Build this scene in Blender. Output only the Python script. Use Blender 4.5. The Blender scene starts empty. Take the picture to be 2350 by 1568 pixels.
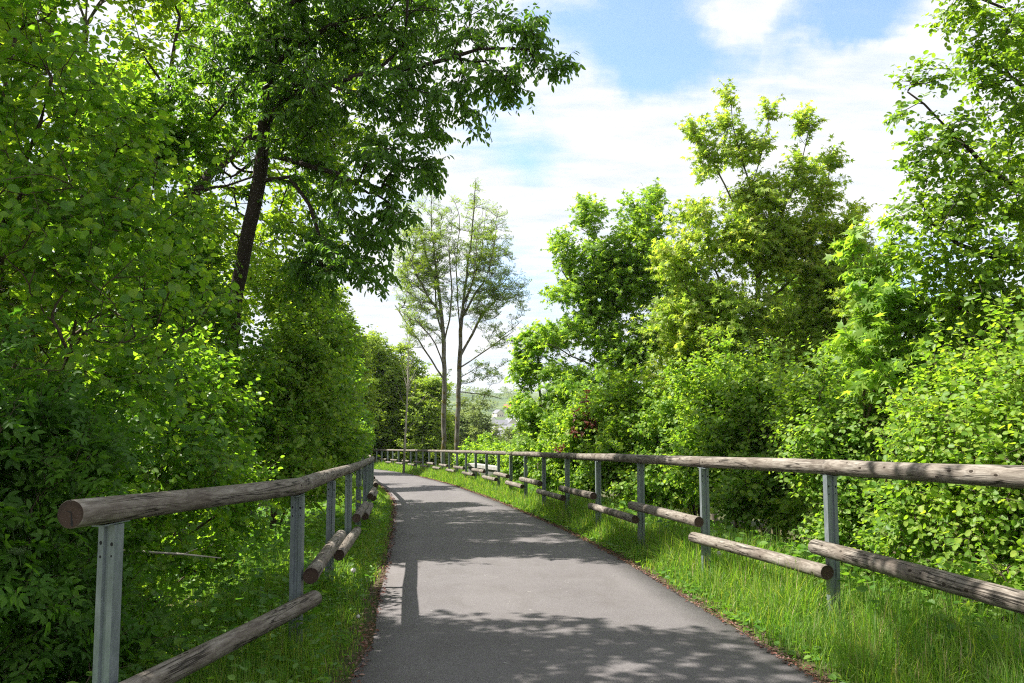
import bpy, math, random
import numpy as np
from mathutils import Vector, Matrix

# ------------------------------------------------------------------ camera, sky, sun, exposure
SC = bpy.context.scene
H = 1.48                      # eye height over the path
SLOPE = 0.0484                # the path falls away from the camera
PITCH = math.atan(156 / 1800)
FPX, CX, CY = 1800.0, 1175.0, 784.0
cam = bpy.data.cameras.new('camera'); cam_o = bpy.data.objects.new('camera', cam)
SC.collection.objects.link(cam_o)
cam.sensor_width = 36; cam.lens = FPX / 2350 * 36
cam.clip_start = 0.05; cam.clip_end = 6000
cam_o.location = (0, 0, H); cam_o.rotation_euler = (math.pi / 2 + PITCH, 0, 0)
SC.camera = cam_o

TO_SUN = Vector((-0.60, 0.075, 0.80)).normalized()
SUN_EL = math.asin(TO_SUN.z); SUN_AZ = math.atan2(TO_SUN.x, TO_SUN.y)
sun = bpy.data.lights.new('sun', 'SUN'); sun.energy = 5.0; sun.angle = math.radians(0.53); sun.color = (1, .95, .86)
sun_o = bpy.data.objects.new('sun', sun); SC.collection.objects.link(sun_o)
sun_o.rotation_euler = TO_SUN.to_track_quat('Z', 'Y').to_euler()
SC.view_settings.view_transform = 'Standard'; SC.view_settings.look = 'None'
SC.view_settings.exposure = 1.45; SC.view_settings.gamma = 1
SC.cycles.use_denoising = False
SC.cycles.pixel_filter_type = 'BLACKMAN_HARRIS'; SC.cycles.filter_width = 1.15
SC.cycles.max_bounces = 8; SC.cycles.diffuse_bounces = 3; SC.cycles.transmission_bounces = 5
SC.cycles.glossy_bounces = 2; SC.cycles.transparent_max_bounces = 4


def world_dir(px, py):
    v = Vector(((px - CX) / FPX, 1, -(py - CY) / FPX))
    c, s = math.cos(PITCH), math.sin(PITCH)
    return Vector((v.x, v.y * c - v.z * s, v.y * s + v.z * c))


def W(px, py, d):
    """world point at photograph position (2350 px wide) and depth d"""
    v = world_dir(px, py)
    return np.array((v.x * d, v.y * d, H + v.z * d))


world = bpy.data.worlds.new('World'); SC.world = world; world.use_nodes = True
def build_world():
    nt = world.node_tree; N = nt.nodes; L = nt.links; N.clear()
    out = N.new('ShaderNodeOutputWorld')
    sky = N.new('ShaderNodeTexSky'); sky.sky_type = 'NISHITA'; sky.sun_disc = False
    sky.sun_elevation = SUN_EL; sky.sun_rotation = SUN_AZ
    bg = N.new('ShaderNodeBackground'); bg.inputs[1].default_value = 0.105
    tint = N.new('ShaderNodeMix'); tint.data_type = 'RGBA'; tint.blend_type = 'MULTIPLY'; tint.inputs[0].default_value = 1
    L.new(sky.outputs[0], tint.inputs[6]); tint.inputs[7].default_value = (.88, 1.02, 1.22, 1); L.new(tint.outputs[2], bg.inputs[0])
    tc = N.new('ShaderNodeTexCoord')
    sep = N.new('ShaderNodeSeparateXYZ'); L.new(tc.outputs['Generated'], sep.inputs[0])
    def m(op, a, b=None, c=None, clamp=False):
        n = N.new('ShaderNodeMath'); n.operation = op; n.use_clamp = clamp
        for i, v in enumerate((a, b, c)):
            if v is None: continue
            if isinstance(v, (int, float)): n.inputs[i].default_value = v
            else: L.new(v, n.inputs[i])
        return n.outputs[0]
    z = m('ADD', m('MAXIMUM', sep.outputs[2], 0.0), 0.22)
    u = m('DIVIDE', sep.outputs[0], z); v = m('DIVIDE', sep.outputs[1], z)
    cmb = N.new('ShaderNodeCombineXYZ'); L.new(u, cmb.inputs[0]); L.new(v, cmb.inputs[1])
    mp = N.new('ShaderNodeMapping'); mp.inputs['Scale'].default_value = (0.8, 2.3, 1); mp.inputs['Rotation'].default_value = (0, 0, .3)
    mp.inputs['Location'].default_value = (3.1, 1.7, 0)
    L.new(cmb.outputs[0], mp.inputs[0])
    n1 = N.new('ShaderNodeTexNoise'); n1.inputs['Scale'].default_value = 1.3; n1.inputs['Detail'].default_value = 9; n1.inputs['Roughness'].default_value = .62; n1.inputs['Distortion'].default_value = .5
    L.new(mp.outputs[0], n1.inputs['Vector'])
    n2 = N.new('ShaderNodeTexNoise'); n2.inputs['Scale'].default_value = 7; n2.inputs['Detail'].default_value = 8; n2.inputs['Roughness'].default_value = .6
    L.new(mp.outputs[0], n2.inputs['Vector'])
    nw = N.new('ShaderNodeTexNoise'); nw.inputs['Scale'].default_value = 7; nw.inputs['Detail'].default_value = 7; nw.inputs['Roughness'].default_value = .6
    L.new(tc.outputs['Generated'], nw.inputs['Vector'])
    ws = N.new('ShaderNodeVectorMath'); ws.operation = 'MULTIPLY_ADD'; L.new(nw.outputs['Color'], ws.inputs[0]); ws.inputs[1].default_value = (.16, .16, .16)
    wa = N.new('ShaderNodeVectorMath'); wa.operation = 'ADD'; wa.inputs[1].default_value = (-.08, -.08, -.08); L.new(tc.outputs['Generated'], wa.inputs[0])
    L.new(wa.outputs[0], ws.inputs[2])
    def near(px, py, r, squash=1.0):
        d0 = world_dir(px, py).normalized()
        sub = N.new('ShaderNodeVectorMath'); sub.operation = 'SUBTRACT'
        L.new(ws.outputs[0], sub.inputs[0]); sub.inputs[1].default_value = d0
        s2 = N.new('ShaderNodeVectorMath'); s2.operation = 'MULTIPLY'
        L.new(sub.outputs[0], s2.inputs[0]); s2.inputs[1].default_value = (1, 1, squash)
        ln = N.new('ShaderNodeVectorMath'); ln.operation = 'LENGTH'; L.new(s2.outputs[0], ln.inputs[0])
        return m('SUBTRACT', 1.0, m('DIVIDE', ln.outputs[1], r), clamp=True)
    gap = m('MAXIMUM', near(1500, 70, .20, 2.4), m('MULTIPLY', near(1170, 330, .12, 2.2), .42))
    gap = m('MAXIMUM', gap, m('MULTIPLY', near(1900, 20, .16, 1.5), .85))
    gap = m('MAXIMUM', gap, m('MULTIPLY', near(1180, 650, .12, 1.5), .40))
    gap = m('MAXIMUM', gap, m('MULTIPLY', near(2150, 650, .14, 1.5), .36))
    puff = m('MULTIPLY', m('MAXIMUM', near(1760, 5, .11, 2.0), near(1960, 130, .09, 1.6)), 1.6)
    cov = m('ADD', m('MULTIPLY', n1.outputs[0], 1.7), m('MULTIPLY', n2.outputs[0], .75))
    cov = m('SUBTRACT', cov, m('MULTIPLY', gap, 2.6)); cov = m('ADD', cov, puff)
    mr = N.new('ShaderNodeMapRange'); mr.interpolation_type = 'SMOOTHSTEP'
    L.new(cov, mr.inputs[0]); mr.inputs[1].default_value = -.15; mr.inputs[2].default_value = 1.12; mr.inputs[3].default_value = .10
    cl = N.new('ShaderNodeValToRGB'); L.new(m('ADD', m('MULTIPLY', n1.outputs[0], .55), m('MULTIPLY', n2.outputs[0], .45)), cl.inputs[0])
    cl.color_ramp.elements[0].position = .40; cl.color_ramp.elements[0].color = (.74, .83, .97, 1)
    cl.color_ramp.elements[1].position = .56; cl.color_ramp.elements[1].color = (1, 1, 1, 1)
    bgc = N.new('ShaderNodeBackground'); bgc.inputs[1].default_value = 0.40; L.new(cl.outputs[0], bgc.inputs[0])
    mix = N.new('ShaderNodeMixShader'); L.new(mr.outputs[0], mix.inputs[0]); L.new(bg.outputs[0], mix.inputs[1]); L.new(bgc.outputs[0], mix.inputs[2])
    L.new(mix.outputs[0], out.inputs[0])
build_world()

# ------------------------------------------------------------------ helpers
def link(o, parent=None):
    SC.collection.objects.link(o)
    if parent is not None: o.parent = parent
    return o

def tag(o, label=None, cat=None, group=None, kind=None):
    if label: o['label'] = label
    if cat: o['category'] = cat
    if group: o['group'] = group
    if kind: o['kind'] = kind
    return o

def empty(name, loc, label, cat, group=None, rz=0):
    o = bpy.data.objects.new(name, None); o.empty_display_size = .2
    o.location = loc; o.rotation_euler = (0, 0, rz); link(o)
    return tag(o, label, cat, group)

def raw_mesh(name, V, loops, totals, mat, smooth=False):
    me = bpy.data.meshes.new(name)
    V = np.ascontiguousarray(V, dtype=np.float32); loops = np.ascontiguousarray(loops, dtype=np.int32)
    totals = np.ascontiguousarray(totals, dtype=np.int32)
    me.vertices.add(len(V)); me.vertices.foreach_set('co', V.ravel())
    me.loops.add(len(loops)); me.loops.foreach_set('vertex_index', loops)
    me.polygons.add(len(totals))
    st = np.concatenate(([0], np.cumsum(totals)[:-1])).astype(np.int32)
    me.polygons.foreach_set('loop_start', st); me.polygons.foreach_set('loop_total', totals)
    if smooth: me.polygons.foreach_set('use_smooth', np.ones(len(totals), dtype=bool))
    me.update(calc_edges=True)
    for m_ in (mat if isinstance(mat, (list, tuple)) else [mat]): me.materials.append(m_)
    return me

def mesh_obj(name, me, parent=None, loc=None):
    o = bpy.data.objects.new(name, me)
    if loc is not None: o.location = loc
    return link(o, parent)

class MB:
    """collects shapes into one mesh"""
    def __init__(s): s.V = []; s.F = []
    def add(s, V, F):
        b = len(s.V); s.V += [tuple(v) for v in V]; s.F += [tuple(i + b for i in f) for f in F]
    def box(s, c, d, R=None, bev=0):
        hx, hy, hz = d[0] / 2, d[1] / 2, d[2] / 2
        P = [Vector((x, y, z)) for x in (-hx, hx) for y in (-hy, hy) for z in (-hz, hz)]
        if R is not None: P = [R @ p for p in P]
        s.add([Vector(c) + p for p in P], [(0, 1, 3, 2), (4, 6, 7, 5), (0, 4, 5, 1), (2, 3, 7, 6), (0, 2, 6, 4), (1, 5, 7, 3)])
    def tube(s, P, r, n=8, cap=True):
        P = [Vector(p) for p in P]; rr = r if hasattr(r, '__len__') else [r] * len(P)
        V = []; F = []
        for i, p in enumerate(P):
            t = (P[min(i + 1, len(P) - 1)] - P[max(i - 1, 0)]).normalized()
            a = t.orthogonal().normalized() if i == 0 else (a - t * a.dot(t)).normalized()
            b = t.cross(a)
            for k in range(n):
                th = 2 * math.pi * k / n
                V.append(p + (a * math.cos(th) + b * math.sin(th)) * rr[i])
        for i in range(len(P) - 1):
            for k in range(n):
                F.append((i * n + k, i * n + (k + 1) % n, (i + 1) * n + (k + 1) % n, (i + 1) * n + k))
        if cap: F.append(tuple(range(n))[::-1]); F.append(tuple((len(P) - 1) * n + k for k in range(n)))
        s.add(V, F)
    def build(s, name, mat, parent=None, smooth=False, loc=None):
        me = bpy.data.meshes.new(name); me.from_pydata(s.V, [], s.F); me.validate()
        me.materials.append(mat)
        if smooth: me.polygons.foreach_set('use_smooth', [True] * len(me.polygons))
        me.update()
        return mesh_obj(name, me, parent, loc)

# ------------------------------------------------------------------ materials
class Mat:
    def __init__(s, name):
        s.m = bpy.data.materials.new(name); s.m.use_nodes = True
        s.N = s.m.node_tree.nodes; s.L = s.m.node_tree.links
        s.p = s.N['Principled BSDF']; s.out = s.N['Material Output']
        s.tc = s.N.new('ShaderNodeTexCoord')
    def node(s, t, **kw):
        n = s.N.new(t)
        for k, v in kw.items():
            if k in n.inputs: n.inputs[k].default_value = v
            else: setattr(n, k, v)
        return n
    def coord(s, scale=(1, 1, 1), src='Object', loc=(0, 0, 0), rot=(0, 0, 0)):
        mp = s.N.new('ShaderNodeMapping'); mp.inputs['Scale'].default_value = scale
        mp.inputs['Location'].default_value = loc; mp.inputs['Rotation'].default_value = rot
        s.L.new(s.tc.outputs[src], mp.inputs[0]); return mp.outputs[0]
    def noise(s, vec, scale, detail=4, rough=.55, dist=0):
        n = s.node('ShaderNodeTexNoise', Scale=scale, Detail=detail, Roughness=rough, Distortion=dist)
        s.L.new(vec, n.inputs['Vector']); return n.outputs[0]
    def ramp(s, fac, stops):
        r = s.N.new('ShaderNodeValToRGB'); s.L.new(fac, r.inputs[0]); e = r.color_ramp.elements
        while len(e) < len(stops): e.new(.5)
        for i, (p, c) in enumerate(stops):
            e[i].position = p; e[i].color = (c[0], c[1], c[2], 1) if hasattr(c, '__len__') else (c, c, c, 1)
        return r.outputs[0]
    def mix(s, fac, a, b, mode='MIX'):
        n = s.N.new('ShaderNodeMix'); n.data_type = 'RGBA'; n.blend_type = mode
        for i, v in ((0, fac), (6, a), (7, b)):
            if isinstance(v, (int, float)): n.inputs[i].default_value = v
            elif hasattr(v, '__len__') and not hasattr(v, 'default_value'): n.inputs[i].default_value = (*v[:3], 1)
            else: s.L.new(v, n.inputs[i])
        return n.outputs[2]
    def math(s, op, a, b=0.0, clamp=False):
        n = s.N.new('ShaderNodeMath'); n.operation = op; n.use_clamp = clamp
        for i, v in enumerate((a, b)):
            if isinstance(v, (int, float)): n.inputs[i].default_value = v
            else: s.L.new(v, n.inputs[i])
        return n.outputs[0]
    def bump(s, h, strength=.3, dist=.01):
        b = s.node('ShaderNodeBump', Strength=strength, Distance=dist); s.L.new(h, b.inputs['Height'])
        s.L.new(b.outputs[0], s.p.inputs['Normal'])
    def color(s, c, rough=.6, metal=0, spec=None):
        if hasattr(c, 'default_value'): s.L.new(c, s.p.inputs['Base Color'])
        else: s.p.inputs['Base Color'].default_value = (*c, 1)
        s.p.inputs['Roughness'].default_value = rough; s.p.inputs['Metallic'].default_value = metal
        if spec is not None: s.p.inputs['Specular IOR Level'].default_value = spec
        return s

def leaf_mat(name, cols, trans, rough=.42, tmix=.42, spec=.5, nscale=.8):
    """green blade: a random colour of its own for each leaf, light passes through it"""
    M = Mat(name)
    geo = M.N.new('ShaderNodeNewGeometry')
    cols = [(r * 1.2, g * 1.06, b * 1.5) for r, g, b in cols]; spec *= .7; rough += .06
    c = M.ramp(geo.outputs['Random Per Island'], [(i / (len(cols) - 1), k) for i, k in enumerate(cols)])
    nz = M.noise(M.coord(), nscale, 2)
    c = M.mix(M.ramp(nz, [(.38, 0), (.62, .6)]), c, M.mix(1.0, c, (1.3, 1.16, .8), 'MULTIPLY'))
    M.color(c, rough, 0, spec)
    tr = M.N.new('ShaderNodeBsdfTranslucent')
    tcol = M.mix(1.0, c, trans, 'MULTIPLY'); M.L.new(tcol, tr.inputs[0])
    mx = M.N.new('ShaderNodeMixShader'); mx.inputs[0].default_value = tmix
    M.L.new(M.p.outputs[0], mx.inputs[1]); M.L.new(tr.outputs[0], mx.inputs[2]); M.L.new(mx.outputs[0], M.out.inputs[0])
    return M.m

def bark_mat(name, c1, c2, scale=14, bands=False, moss=None):
    M = Mat(name)
    n = M.noise(M.coord((1, 1, .25 if not bands else 2.5)), scale, 6, .65)
    c = M.ramp(n, [(.3, c1), (.7, c2)])
    if moss:
        c = M.mix(M.ramp(M.noise(M.coord(), 3.2, 5), [(.52, 0), (.6, 1)]), c, moss)
    M.color(c, .85, 0, .2); M.bump(n, .6, .02); return M.m

G = {}
G['hazel'] = leaf_mat('hazel_leaf', [(.045, .130, .012), (.070, .180, .018), (.095, .215, .022), (.130, .245, .030)], (2.8, 2.5, .8), .36, .56, .5)
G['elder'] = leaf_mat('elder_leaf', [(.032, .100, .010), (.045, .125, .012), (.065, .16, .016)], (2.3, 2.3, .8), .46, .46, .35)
G['cherry'] = leaf_mat('cherry_leaf', [(.040, .110, .012), (.055, .14, .016), (.080, .18, .022)], (2.6, 2.4, .8), .34, .50, .5)
G['yellow'] = leaf_mat('young_leaf', [(.11, .20, .018), (.15, .24, .022), (.18, .26, .025), (.12, .22, .020)], (2.1, 2.3, .8), .45, .56, .4)
G['maple'] = leaf_mat('maple_leaf', [(.095, .21, .026), (.125, .25, .032), (.165, .28, .040), (.085, .20, .026)], (2.4, 2.3, .8), .42, .54, .45)
G['maple_young'] = leaf_mat('young_maple_leaf', [(.145, .26, .032), (.175, .30, .040), (.21, .32, .050), (.15, .27, .034), (.21, .26, .06), (.13, .25, .030)], (2.1, 2.1, .8), .42, .55, .45)
G['pear'] = leaf_mat('round_leaf', [(.065, .16, .014), (.095, .20, .018), (.130, .235, .024)], (2.5, 2.3, .8), .36, .52, .5)
G['ash'] = leaf_mat('ash_leaf', [(.12, .23, .022), (.16, .27, .03), (.11, .22, .022)], (1.9, 1.8, .8), .5, .45, .4)
G['bush_r'] = leaf_mat('bright_hazel_leaf', [(.075, .18, .018), (.105, .22, .024), (.145, .265, .030), (.185, .29, .036)], (2.2, 2.2, .8), .42, .50, .45)
G['dense'] = leaf_mat('hornbeam_leaf', [(.12, .22, .020), (.155, .26, .026), (.20, .30, .034)], (2.1, 2.1, .8), .5, .5, .4, .5)
G['far'] = leaf_mat('far_leaf', [(.10, .17, .035), (.13, .20, .04), (.15, .22, .05)], (1.7, 1.7, .9), .55, .38, .3, .2)
G['purple'] = leaf_mat('purple_leaf', [(.06, .025, .018), (.09, .035, .022), (.11, .06, .025)], (2.2, 1.2, 1.2), .42, .35, .45)
G['grass'] = leaf_mat('grass_blade', [(.05, .135, .014), (.07, .175, .018), (.095, .21, .024), (.12, .215, .035), (.17, .22, .055)], (2.4, 2.4, .8), .45, .5, .4, 1.6)
G['drygrass'] = leaf_mat('dry_stalk', [(.25, .24, .10), (.32, .28, .15), (.20, .24, .08)], (1.4, 1.4, 1), .6, .25, .3)
G['weed'] = leaf_mat('weed_leaf', [(.045, .135, .014), (.07, .175, .018), (.10, .21, .024)], (2.1, 2.1, .9), .42, .44, .45)
B = {}
B['dark'] = bark_mat('dark_bark', (.018, .014, .011), (.06, .045, .035), 16, True)
B['hazel'] = bark_mat('brown_bark', (.05, .038, .026), (.13, .10, .07), 30)
B['grey'] = bark_mat('grey_bark', (.05, .042, .035), (.25, .235, .20), 7, False, (.10, .085, .02))
B['ashlim'] = bark_mat('ash_bark', (.05, .042, .035), (.22, .20, .17), 7, False, (.09, .075, .02))
B['greylim'] = bark_mat('grey_limb', (.06, .05, .04), (.17, .15, .12), 12)
B['pale'] = bark_mat('pale_bark', (.28, .25, .21), (.50, .46, .40), 20)

def make_log_mat():
    M = Mat('weathered_log')
    oi = M.N.new('ShaderNodeObjectInfo')
    add = M.N.new('ShaderNodeVectorMath'); add.operation = 'ADD'
    M.L.new(M.tc.outputs['Object'], add.inputs[0])
    sc = M.N.new('ShaderNodeVectorMath'); sc.operation = 'SCALE'; sc.inputs['Scale'].default_value = 37
    cmb = M.N.new('ShaderNodeCombineXYZ'); M.L.new(oi.outputs['Random'], cmb.inputs[0])
    M.L.new(cmb.outputs[0], sc.inputs[0]); M.L.new(sc.outputs[0], add.inputs[1])
    def mp(scale):
        m_ = M.N.new('ShaderNodeMapping'); m_.inputs['Scale'].default_value = scale; M.L.new(add.outputs[0], m_.inputs[0]); return m_.outputs[0]
    grain = M.noise(mp((1.5, 11, 11)), 3.0, 6, .62, 1.6)
    c = M.ramp(grain, [(.28, (.085, .073, .061)), (.45, (.165, .144, .122)), (.58, (.240, .216, .188)), (.74, (.32, .293, .262))])
    # broad tone change along and around the log, lichen-dark stains
    tone = M.noise(mp((2.2, 5, 5)), 1.3, 4, .6)
    c = M.mix(M.ramp(tone, [(.35, .75), (.62, 0)]), c, M.mix(1.0, c, (.52, .47, .44), 'MULTIPLY'))
    # drying cracks: long thin dark lines
    cr = M.noise(mp((.55, 16, 16)), 1.6, 3, .5, .35)
    crk = M.ramp(M.math('ABSOLUTE', M.math('SUBTRACT', cr, .5)), [(.0, 1), (.012, .9), (.028, 0)])
    crk = M.math('MULTIPLY', crk, M.ramp(M.noise(mp((1.1, 4, 4)), 1.7, 2), [(.44, 0), (.52, 1)]))
    c = M.mix(crk, c, (.022, .018, .014))
    cr2 = M.noise(mp((1.6, 40, 40)), 2.0, 2, .5, .2)
    crk2 = M.ramp(M.math('ABSOLUTE', M.math('SUBTRACT', cr2, .5)), [(.0, .45), (.02, 0)])
    c = M.mix(crk2, c, (.05, .04, .03))
    # knots: dark eye with a pale ring
    vo = M.N.new('ShaderNodeTexVoronoi'); vo.inputs['Scale'].default_value = 1; vo.inputs['Randomness'].default_value = 1
    M.L.new(mp((7, 15, 15)), vo.inputs['Vector'])
    vsel = M.ramp(vo.outputs['Color'], [(.64, 0), (.66, 1)])
    kn = M.math('MULTIPLY', vsel, M.ramp(vo.outputs['Distance'], [(.13, 1), (.17, 0)]))
    kr = M.math('MULTIPLY', vsel, M.ramp(vo.outputs['Distance'], [(.16, 0), (.24, .75), (.38, 0)]))
    c = M.mix(kr, c, (.12, .10, .082)); c = M.mix(kn, c, (.028, .02, .014))
    # end grain
    geo = M.N.new('ShaderNodeNewGeometry')
    vt = M.N.new('ShaderNodeVectorTransform'); vt.vector_type = 'NORMAL'; vt.convert_from = 'WORLD'; vt.convert_to = 'OBJECT'
    M.L.new(geo.outputs['True Normal'], vt.inputs[0])
    sp = M.N.new('ShaderNodeSeparateXYZ'); M.L.new(vt.outputs[0], sp.inputs[0])
    isend = M.math('GREATER_THAN', M.math('ABSOLUTE', sp.outputs[0]), .75)
    so = M.N.new('ShaderNodeSeparateXYZ'); M.L.new(M.tc.outputs['Object'], so.inputs[0])
    rr = M.math('SQRT', M.math('ADD', M.math('POWER', M.math('ABSOLUTE', so.outputs[1]), 2.0), M.math('POWER', M.math('ABSOLUTE', M.math('ADD', so.outputs[2], .012)), 2.0)))
    ring = M.math('SINE', M.math('MULTIPLY', M.math('ADD', rr, M.math('MULTIPLY', M.noise(mp((1, 9, 9)), 2, 3), .012)), 1500))
    ec = M.mix(M.ramp(ring, [(0, 0), (1, 1)]), (.042, .026, .019), (.085, .055, .040))
    ec = M.mix(M.ramp(rr, [(.042, 0), (.06, .8)]), ec, (.035, .022, .017))
    c = M.mix(isend, c, ec)
    M.color(c, .78, 0, .25)
    h = M.math('SUBTRACT', M.math('MULTIPLY', grain, .6), M.math('MULTIPLY', crk, .8)); M.bump(h, .55, .008)
    return M.m
LOG = make_log_mat()

def make_steel():
    M = Mat('galvanised_steel')
    n = M.noise(M.coord((1, 1, .35)), 26, 5, .7); n2 = M.noise(M.coord((1, 1, 1)), 2.5, 4)
    c = M.mix(M.ramp(n2, [(.4, 0), (.65, .6)]), M.ramp(n, [(.3, (.15, .180, .198)), (.7, (.25, .285, .303))]), (.19, .215, .22))
    # soil and water marks low down
    sp = M.N.new('ShaderNodeSeparateXYZ'); M.L.new(M.tc.outputs['Object'], sp.inputs[0])
    low = M.ramp(sp.outputs[2], [(.1, .45), (.5, 0)])
    c = M.mix(M.math('MULTIPLY', low, n), c, (.13, .13, .10))
    M.color(c, .46, .45, .5)
    M.L.new(M.ramp(n, [(.3, .38), (.7, .58)]), M.p.inputs['Roughness']); M.bump(n, .12, .003)
    return M.m
STEEL = make_steel()
HOLE = Mat('dark_hole').color((.012, .012, .013), .9).m
BOLT = Mat('zinc_bolt').color((.45, .46, .47), .4, .8).m

def make_asphalt():
    M = Mat('worn_asphalt')
    fine = M.noise(M.coord(), 120, 5, .8); mid = M.noise(M.coord(), 1.1, 6, .6); grit = M.N.new('ShaderNodeTexVoronoi')
    grit.inputs['Scale'].default_value = 95; M.L.new(M.coord(), grit.inputs['Vector'])
    c = M.ramp(fine, [(.30, (.050, .045, .045)), (.5, (.124, .115, .118)), (.70, (.220, .208, .211))])
    c = M.mix(M.ramp(grit.outputs['Distance'], [(.12, .7), (.22, 0)]), c, (.22, .205, .20))
    c = M.mix(M.ramp(mid, [(.42, 0), (.62, .5)]), c, M.mix(1.0, c, (.80, .78, .78), 'MULTIPLY'))
    big = M.noise(M.coord((1, .25, 1)), .9, 3)
    c = M.mix(M.ramp(big, [(.4, 0), (.7, .35)]), c, (.155, .142, .142))
    spk = M.noise(M.coord(), 22, 2, .4)
    c = M.mix(M.ramp(spk, [(.75, 0), (.77, .6)]), c, (.34, .33, .31))
    dirt = M.noise(M.coord((1, .5, 1)), 2.6, 7, .7)
    c = M.mix(M.ramp(dirt, [(.50, 0), (.68, .45)]), c, (.085, .076, .072))
    M.color(c, .85, 0, .3); M.bump(fine, .7, .008); return M.m
ASPH = make_asphalt()

def make_soil():
    M = Mat('soil_and_turf')
    n = M.noise(M.coord(), 6, 7, .65); n2 = M.noise(M.coord(), .35, 5); n3 = M.noise(M.coord(), 60, 3)
    c = M.ramp(n, [(.3, (.030, .022, .014)), (.5, (.065, .045, .028)), (.72, (.11, .08, .05))])
    c = M.mix(M.ramp(n2, [(.40, .15), (.6, .8)]), c, M.ramp(n3, [(.3, (.035, .06, .015)), (.7, (.07, .11, .028))]))
    cd = M.N.new('ShaderNodeSeparateXYZ'); M.L.new(M.tc.outputs['Object'], cd.inputs[0])
    far = M.ramp(M.math('DIVIDE', cd.outputs[1], 300), [(.2, 0), (.5, 1)])
    fc = M.ramp(M.noise(M.coord(), .012, 6, .6), [(.35, (.035, .06, .025)), (.5, (.08, .12, .04)), (.65, (.14, .17, .07))])
    c = M.mix(far, c, fc)
    M.color(c, .95, 0, .15); M.bump(n, .8, .05); return M.m
SOIL = make_soil()
LITTER = leaf_mat('dry_litter', [(.075, .036, .022), (.125, .065, .036), (.055, .036, .024), (.20, .15, .10), (.10, .075, .045)], (1, 1, 1), .8, .08, .2)

# ------------------------------------------------------------------ ground lines (plan view)
def yd(d): return d * 1.008 + .13
RE = [(-6, 2.1), (0, 2.12), (4.93, 1.97), (7.46, 1.76), (11.24, 1.40), (15.95, .66), (22.8, -.57), (32.5, -2.6), (46.7, -6.36), (54, -9.1), (60, -11.9), (66, -15.4), (72, -20)]
LE = [(-6, -.62), (0, -.72), (4.93, -.96), (8.8, -1.44), (14.25, -2.14), (21.8, -3.25), (29, -4.70), (38, -6.9), (46, -9.3), (53, -12), (60, -15.6), (66, -20), (72, -26)]
REy = np.array([yd(a) for a, b in RE]); REx = np.array([b for a, b in RE])
LEy = np.array([yd(a) for a, b in LE]); LEx = np.array([b for a, b in LE])
def smooth_interp(y, Y, X):
    # averaged linear interpolation = rounded corners
    y = np.asarray(y, float); s = np.zeros_like(y); ws = [(-1.6, .15), (-.8, .22), (0, .26), (.8, .22), (1.6, .15)]
    for o, w in ws: s = s + w * np.interp(y + o * (1 + np.abs(y) * .03), Y, X)
    return s
def left_x(y): return smooth_interp(y, LEy, LEx)
def right_x(y): return smooth_interp(y, REy, REx)
def sst(a, b, x):
    t = np.clip((x - a) / (b - a), 0, 1); return t * t * (3 - 2 * t)
def ground_z(x, y):
    x = np.asarray(x, float); y = np.asarray(y, float)
    z = -SLOPE * np.minimum(y, 440) - 0.0 * y
    z = np.where(y > 440, -SLOPE * 440 - 2.5 * (1 - np.exp(-(y - 440) / 200)), z)
    near = 1 - sst(75, 110, y)
    u = left_x(y) - x; v = x - right_x(y)
    k = np.sqrt(1 + (sst(15, 45, y) * .35) ** 2)
    z = z - near * (.13 * sst(.05, .55, u / k) + .12 * np.clip(u / k - 1.2, 0, 6))
    z = z - near * (.04 * sst(.1, .7, v / k) + .22 * np.clip(v / k - 1.3, 0, 12))
    z = z - (1 - near) * 2.2
    hill = sst(450, 1600, y) * 60 + sst(500, 1500, np.abs(x)) * 40 * sst(100, 600, y)
    return z + hill

def build_ground():
    ys = np.concatenate((np.linspace(-60, -8, 10), np.arange(-7.5, 30, .35), np.arange(30, 80, .9), np.geomspace(81, 3200, 46)))
    xs = np.concatenate((-np.geomspace(2600, 14, 34), np.arange(-13.5, 10.01, .28), np.geomspace(10.6, 2600, 36)))
    X, Y = np.meshgrid(xs, ys); Z = ground_z(X, Y)
    rs = np.random.RandomState(3)
    off = (np.minimum(np.maximum(left_x(Y) - X, X - right_x(Y)), 2) > .18)
    Z = Z + np.where(off & (Y < 90), rs.normal(0, .016, Z.shape), 0) - np.where(~off & (Y < 74), .012, 0)
    nx, ny = len(xs), len(ys)
    V = np.stack((X, Y, Z), -1).reshape(-1, 3)
    i = np.arange((ny - 1) * (nx - 1)); r, c = i // (nx - 1), i % (nx - 1); a = r * nx + c
    F = np.stack((a, a + 1, a + nx + 1, a + nx), 1)
    me = raw_mesh('ground', V, F.ravel(), np.full(len(F), 4), SOIL, True)
    tag(mesh_obj('ground', me), kind='structure')
build_ground()

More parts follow.
